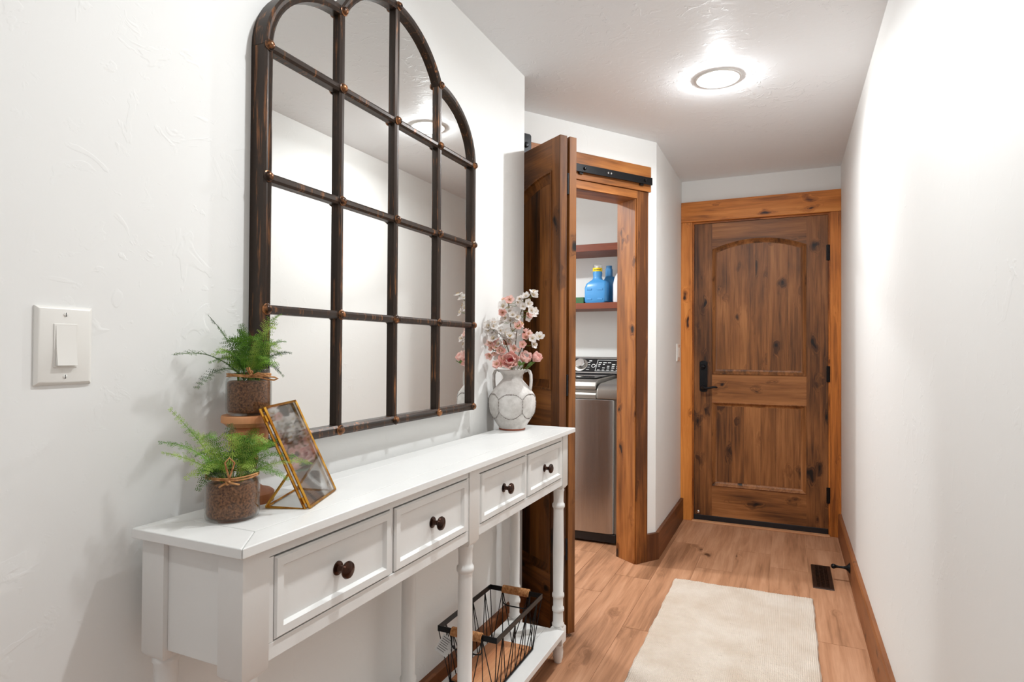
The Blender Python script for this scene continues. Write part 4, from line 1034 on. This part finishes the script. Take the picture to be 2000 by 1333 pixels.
# ================================================================== LAUNDRY ROOM
wm = tag(empty('washing_machine', (-1.295, 3.93, 0)), 'dark graphite steel top loading washing machine in the laundry', 'washing machine')
WX0, WX1, WY0, WY1 = -1.64, -0.925, 3.60, 4.29
def wq(name, mb, mat, **k): return mb.obj(name, mat, wm, **k)
wq('cabinet', MB().box(WX0 + 0.004, WX1 - 0.004, WY0 + 0.03, WY1, 0.02, 0.93), SILVER, bevel=0.006, seg=3)
wq('front_panel', MB().prism([(WX0 + 0.02, WY0 + 0.029), (WX0 + 0.02, WY0 + 0.012), (WX0 + 0.06, WY0 + 0.003), (-1.29, WY0 - 0.003), (WX1 - 0.07, WY0 + 0.003), (WX1 - 0.035, WY0 + 0.012), (WX1 - 0.028, WY0 + 0.029)], 2, 0.065, 0.872), STEEL, bevel=0.004, seg=3)
wq('kick_plate', MB().box(WX0 + 0.01, WX1 - 0.02, WY0 + 0.012, WY0 + 0.1, 0.012, 0.062), BLACKSOFT, bevel=0.003)
for xx in (WX0 + 0.06, WX1 - 0.06):
    for yy in (WY0 + 0.07, WY1 - 0.07): wq('foot', MB().lathe([(0.02, 0.0), (0.02, 0.012), (0.008, 0.014), (0.008, 0.02)], (xx, yy, 0), 16), BLACKSOFT)
# rounded top frame
tp = [(WY0 + 0.004, 0.876), (WY0 + 0.002, 0.905), (WY0 + 0.012, 0.935), (WY0 + 0.04, 0.956), (WY0 + 0.09, 0.968), (WY1 - 0.17, 0.985), (WY1 - 0.17, 0.93), (WY0 + 0.03, 0.876)]
wq('top_frame', MB().prism(tp, 0, WX1 - 0.14, WX1 - 0.002), SILVER, bevel=0.008, seg=3)
wq('top_frame', MB().prism(tp, 0, WX0 + 0.002, WX0 + 0.14), SILVER, bevel=0.008, seg=3)
wq('top_frame', MB().prism([(WY0 + 0.004, 0.876), (WY0 + 0.002, 0.900), (WY0 + 0.012, 0.912), (WY0 + 0.05, 0.915), (WY0 + 0.05, 0.876)], 0, WX0 + 0.1405, WX1 - 0.1405), SILVER, bevel=0.003)
lid = wq('lid', MB().prism([(WY0 + 0.03, 0.925), (WY0 + 0.016, 0.934), (WY0 + 0.016, 0.952), (WY0 + 0.035, 0.975), (WY0 + 0.08, 0.990), (WY1 - 0.18, 1.000), (WY1 - 0.18, 0.925)], 0, WX0 + 0.146, WX1 - 0.146), SILVER, bevel=0.006, seg=3)
MB().prism([(WY0 + 0.10, 0.9955), (WY0 + 0.10, 1.002), (WY1 - 0.2, 1.005), (WY1 - 0.2, 0.999)], 0, WX0 + 0.17, WX1 - 0.17).obj('lid_glass', GLOSSBLACK, lid, bevel=0.003)
cs = wq('control_panel', MB().prism([(WY1 - 0.165, 0.94), (WY1 - 0.165, 1.01), (WY1 - 0.08, 1.118), (WY1 - 0.06, 1.123), (WY1, 1.123), (WY1, 0.94)], 0, WX0 + 0.003, WX1 - 0.003), GLOSSBLACK, bevel=0.006, seg=3)
# control face frame: p(u, v): u world x, v along the slope 0..1
e0 = Vector((0, WY1 - 0.165, 1.01)); e1 = Vector((0, WY1 - 0.08, 1.118)); ev = e1 - e0; en = Vector((0, -ev.z, ev.y)).normalized()
def cf(u, v, h): p = e0 + ev * v + en * h; return (u, p.y, p.z)
def strip(u0, u1, v0, v1, mat, name='print_mark', h=0.001):
    return MB().loops([[cf(u0, v0, 0.0002), cf(u1, v0, 0.0002), cf(u1, v1, 0.0002), cf(u0, v1, 0.0002)], [cf(u0, v0, h), cf(u1, v0, h), cf(u1, v1, h), cf(u0, v1, h)]], True, True).obj(name, mat, cs)
strip(WX0 + 0.01, WX1 - 0.01, 0.02, 0.07, CHROME, 'chrome_strip', 0.002)
strip(WX0 + 0.01, WX1 - 0.01, 0.94, 0.985, CHROME, 'chrome_strip', 0.002)
kc = Vector(cf(-1.345, 0.5, 0.0))
q = en.to_track_quat('Z', 'Y').to_matrix()
def oriented(mb): return [tuple(kc + q @ Vector(v)) for v in mb.v]
for pr, nm, mt in (([(0.0, 0.001), (0.053, 0.001), (0.053, 0.006), (0.045, 0.008), (0.0, 0.008)], 'knob_ring', SILVER), ([(0.036, 0.004), (0.036, 0.03), (0.032, 0.034), (0.0, 0.035)], 'dial', CHROME)):
    mb = MB().lathe(pr, (0, 0, 0), 32, cap=False); mb.v = oriented(mb); mb.obj(nm, mt, cs, smooth='auto')
bc = Vector(cf(-1.250, 0.47, 0.0)); mb = MB(); mb.loops([[tuple(bc + q @ Vector((r_ * math.cos(a), r_ * math.sin(a), h))) for a in [2 * math.pi * i / 24 for i in range(24)]] for r_, h in ((0.015, 0.0003), (0.015, 0.0015), (0.011, 0.0015), (0.011, 0.0003))]); mb.obj('start_button', PRINT, cs)
for i in range(4): strip(-1.298, -1.275 + random.uniform(-.004, .004), 0.22 + i * 0.15, 0.245 + i * 0.15, PRINT)
strip(-1.288, -1.268, 0.76, 0.81, PRINT)
for a in ((-1.229, -0.96, 0.83, 0.85), (-1.233, -0.96, 0.14, 0.16)): strip(*a, PRINT)
MB().loops([[cf(-1.233, 0.14, 0.0002), cf(-1.230, 0.14, 0.0002), cf(-1.224, 0.85, 0.0002), cf(-1.227, 0.85, 0.0002)], [cf(-1.233, 0.14, 0.001), cf(-1.230, 0.14, 0.001), cf(-1.224, 0.85, 0.001), cf(-1.227, 0.85, 0.001)]], True, True).obj('print_mark', PRINT, cs)
for c_ in range(6):
    for r_ in range(4):
        u0 = -1.217 + c_ * 0.033
        if (c_ * 7 + r_ * 3) % 5: strip(u0, u0 + random.uniform(0.012, 0.024), 0.33 + r_ * 0.11, 0.365 + r_ * 0.11, PRINT)
    strip(-1.217 + c_ * 0.033, -1.217 + c_ * 0.033 + 0.017, 0.205, 0.23, PRINT)
tag(MB().box(WX1 - 0.004, WX1 - 0.0034, WY0 + 0.06, WY0 + 0.11, 0.77, 0.84).obj('energy_label', PRINT, wm), 'small white label on the washer side')

sh1 = tag(MB().box(-2.39, -0.815, 4.18, 4.4995, 1.875, 1.925).obj('laundry_shelf', SHELFW[0], bevel=0.002), 'upper dark red brown shelf in the laundry', 'shelf', 'laundry shelves')
sh2 = tag(MB().box(-2.39, -0.815, 4.18, 4.4995, 1.465, 1.508).obj('laundry_shelf', SHELFW[0], bevel=0.002), 'lower dark shelf holding the blue detergent bottle', 'shelf', 'laundry shelves')
SZ = 1.5085
# blue detergent jug
bj = tag(empty('detergent_bottle', (-1.25, 4.27, SZ)), 'blue plastic detergent jug with clear cap on laundry shelf', 'detergent bottle')
def rrect(x0, x1, y0, y1, r, z, n=4):
    l = []
    for cx, cy, a0_ in ((x1 - r, y1 - r, 0), (x0 + r, y1 - r, 90), (x0 + r, y0 + r, 180), (x1 - r, y0 + r, 270)):
        for i in range(n + 1): a = R(a0_ + 90 * i / n); l.append((cx + r * math.cos(a), cy + r * math.sin(a), z))
    return l
body = [(-0.078, 0.062, -0.05, 0.06, 0.016, 0.0), (-0.088, 0.075, -0.055, 0.065, 0.02, 0.012), (-0.088, 0.075, -0.055, 0.065, 0.02, 0.11), (-0.078, 0.075, -0.05, 0.06, 0.02, 0.14), (-0.055, 0.07, -0.042, 0.05, 0.02, 0.158), (-0.036, 0.03, -0.034, 0.036, 0.02, 0.172), (-0.034, 0.026, -0.03, 0.03, 0.026, 0.19), (-0.038, 0.03, -0.034, 0.034, 0.03, 0.215), (-0.035, 0.027, -0.031, 0.031, 0.029, 0.232)]
MB().loops([rrect(*b_[:5], b_[5]) for b_ in body], True, True).obj('body', BLUE, bj, world=False, smooth='auto')
for zz in (0.028, 0.098):
    for x0, x1 in ((-0.068, -0.03), (0.012, 0.05)):
        MB().box(x0, x1, -0.059, -0.054, zz - 0.006, zz + 0.006).obj('rib', BLUE, bj, world=False, bevel=0.002)
MB().lathe([(0.0335, 0.229), (0.0345, 0.231), (0.0345, 0.252), (0.0335, 0.254)], (-0.004, 0, 0), 28).obj('cap_label', YELLOW, bj, world=False, smooth='auto')
for k in range(5):
    a = R(-110 + k * 17); c_, s_ = math.cos(a), math.sin(a)
    MB().loops([[(-0.004 + (0.0346 + d) * math.cos(a + q_), (0.0346 + d) * math.sin(a + q_), z) for q_, z in ((-.1, 0.236), (.1, 0.236), (.1, 0.243), (-.1, 0.243))] for d in (-0.0005, 0.0004)], True, True).obj('print_mark', INK, bj, world=False)
MB().lathe([(0.0, 0.254), (0.014, 0.254), (0.013, 0.268), (0.0, 0.269)], (-0.004, 0, 0), 20).obj('spout', WHITEPL, bj, world=False, smooth='auto')
MB().lathe([(0.034, 0.2545), (0.0335, 0.278), (0.031, 0.281), (0.0, 0.281)], (-0.004, 0, 0), 28, cap=False).obj('cap', CLEARCAP, bj, world=False, smooth='auto')
b2 = tag(empty('detergent_bottle', (-1.17, 4.40, SZ)), 'second blue jug half hidden behind the detergent jug', 'detergent bottle')
MB().loops([rrect(*b_[:5], b_[5]) for b_ in [(-0.07, 0.07, -0.04, 0.05, 0.02, 0.0), (-0.075, 0.075, -0.045, 0.055, 0.02, 0.02), (-0.075, 0.075, -0.045, 0.055, 0.02, 0.17), (-0.06, 0.06, -0.035, 0.045, 0.02, 0.195), (-0.06, -0.01, -0.02, 0.03, 0.014, 0.205), (-0.06, -0.012, -0.02, 0.028, 0.014, 0.262)]], True, True).obj('body', BLUE, b2, world=False, smooth='auto')
MB().lathe([(0.022, 0.262), (0.022, 0.285), (0.0, 0.287)], (-0.036, 0.004, 0), 20).obj('cap', BLUE, b2, world=False, smooth='auto')
b3 = tag(empty('bleach_bottle', (-1.045, 4.275, SZ)), 'white plastic bottle at the right end of laundry shelf', 'bottle')
MB().loops([rrect(*b_[:5], b_[5], 6) for b_ in [(-0.085, 0.06, -0.05, 0.05, 0.03, 0.0), (-0.09, 0.065, -0.055, 0.055, 0.035, 0.012), (-0.09, 0.065, -0.055, 0.055, 0.035, 0.13), (-0.08, 0.06, -0.05, 0.05, 0.035, 0.18), (-0.06, 0.05, -0.04, 0.04, 0.03, 0.215), (-0.04, 0.02, -0.025, 0.025, 0.02, 0.24), (-0.04, 0.02, -0.025, 0.025, 0.02, 0.26)]], True, True).obj('body', WHITEPL, b3, world=False, smooth='auto')
MB().lathe([(0.027, 0.26), (0.027, 0.29), (0.024, 0.294), (0.0, 0.295)], (-0.01, 0, 0), 24).obj('cap', WHITEPL, b3, world=False, smooth='auto')
g3 = tag(empty('soap_box', (-1.375, 4.28, SZ)), 'green cardboard box beside the blue jug', 'box')
MB().box(-0.06, 0.03, -0.05, 0.05, 0, 0.045).obj('carton', GREENBOX, g3, world=False, bevel=0.002)
MB().box(-0.06, -0.052, -0.0515, -0.0502, 0.0, 0.06).obj('edge_stripe', YELLOW, g3, world=False)
r3 = tag(empty('spray_bottle', (-1.118, 4.262, SZ)), 'small red bottle squeezed between blue and white jugs', 'bottle')
MB().lathe([(0.0, 0.0), (0.017, 0.0), (0.018, 0.003), (0.018, 0.055), (0.010, 0.07), (0.009, 0.075)], (0, 0, 0), 20).obj('body', REDPL, r3, world=False, smooth='auto')
MB().lathe([(0.011, 0.075), (0.011, 0.09), (0.0, 0.092)], (0, 0, 0), 16).obj('cap', WHITEPL, r3, world=False, smooth='auto')
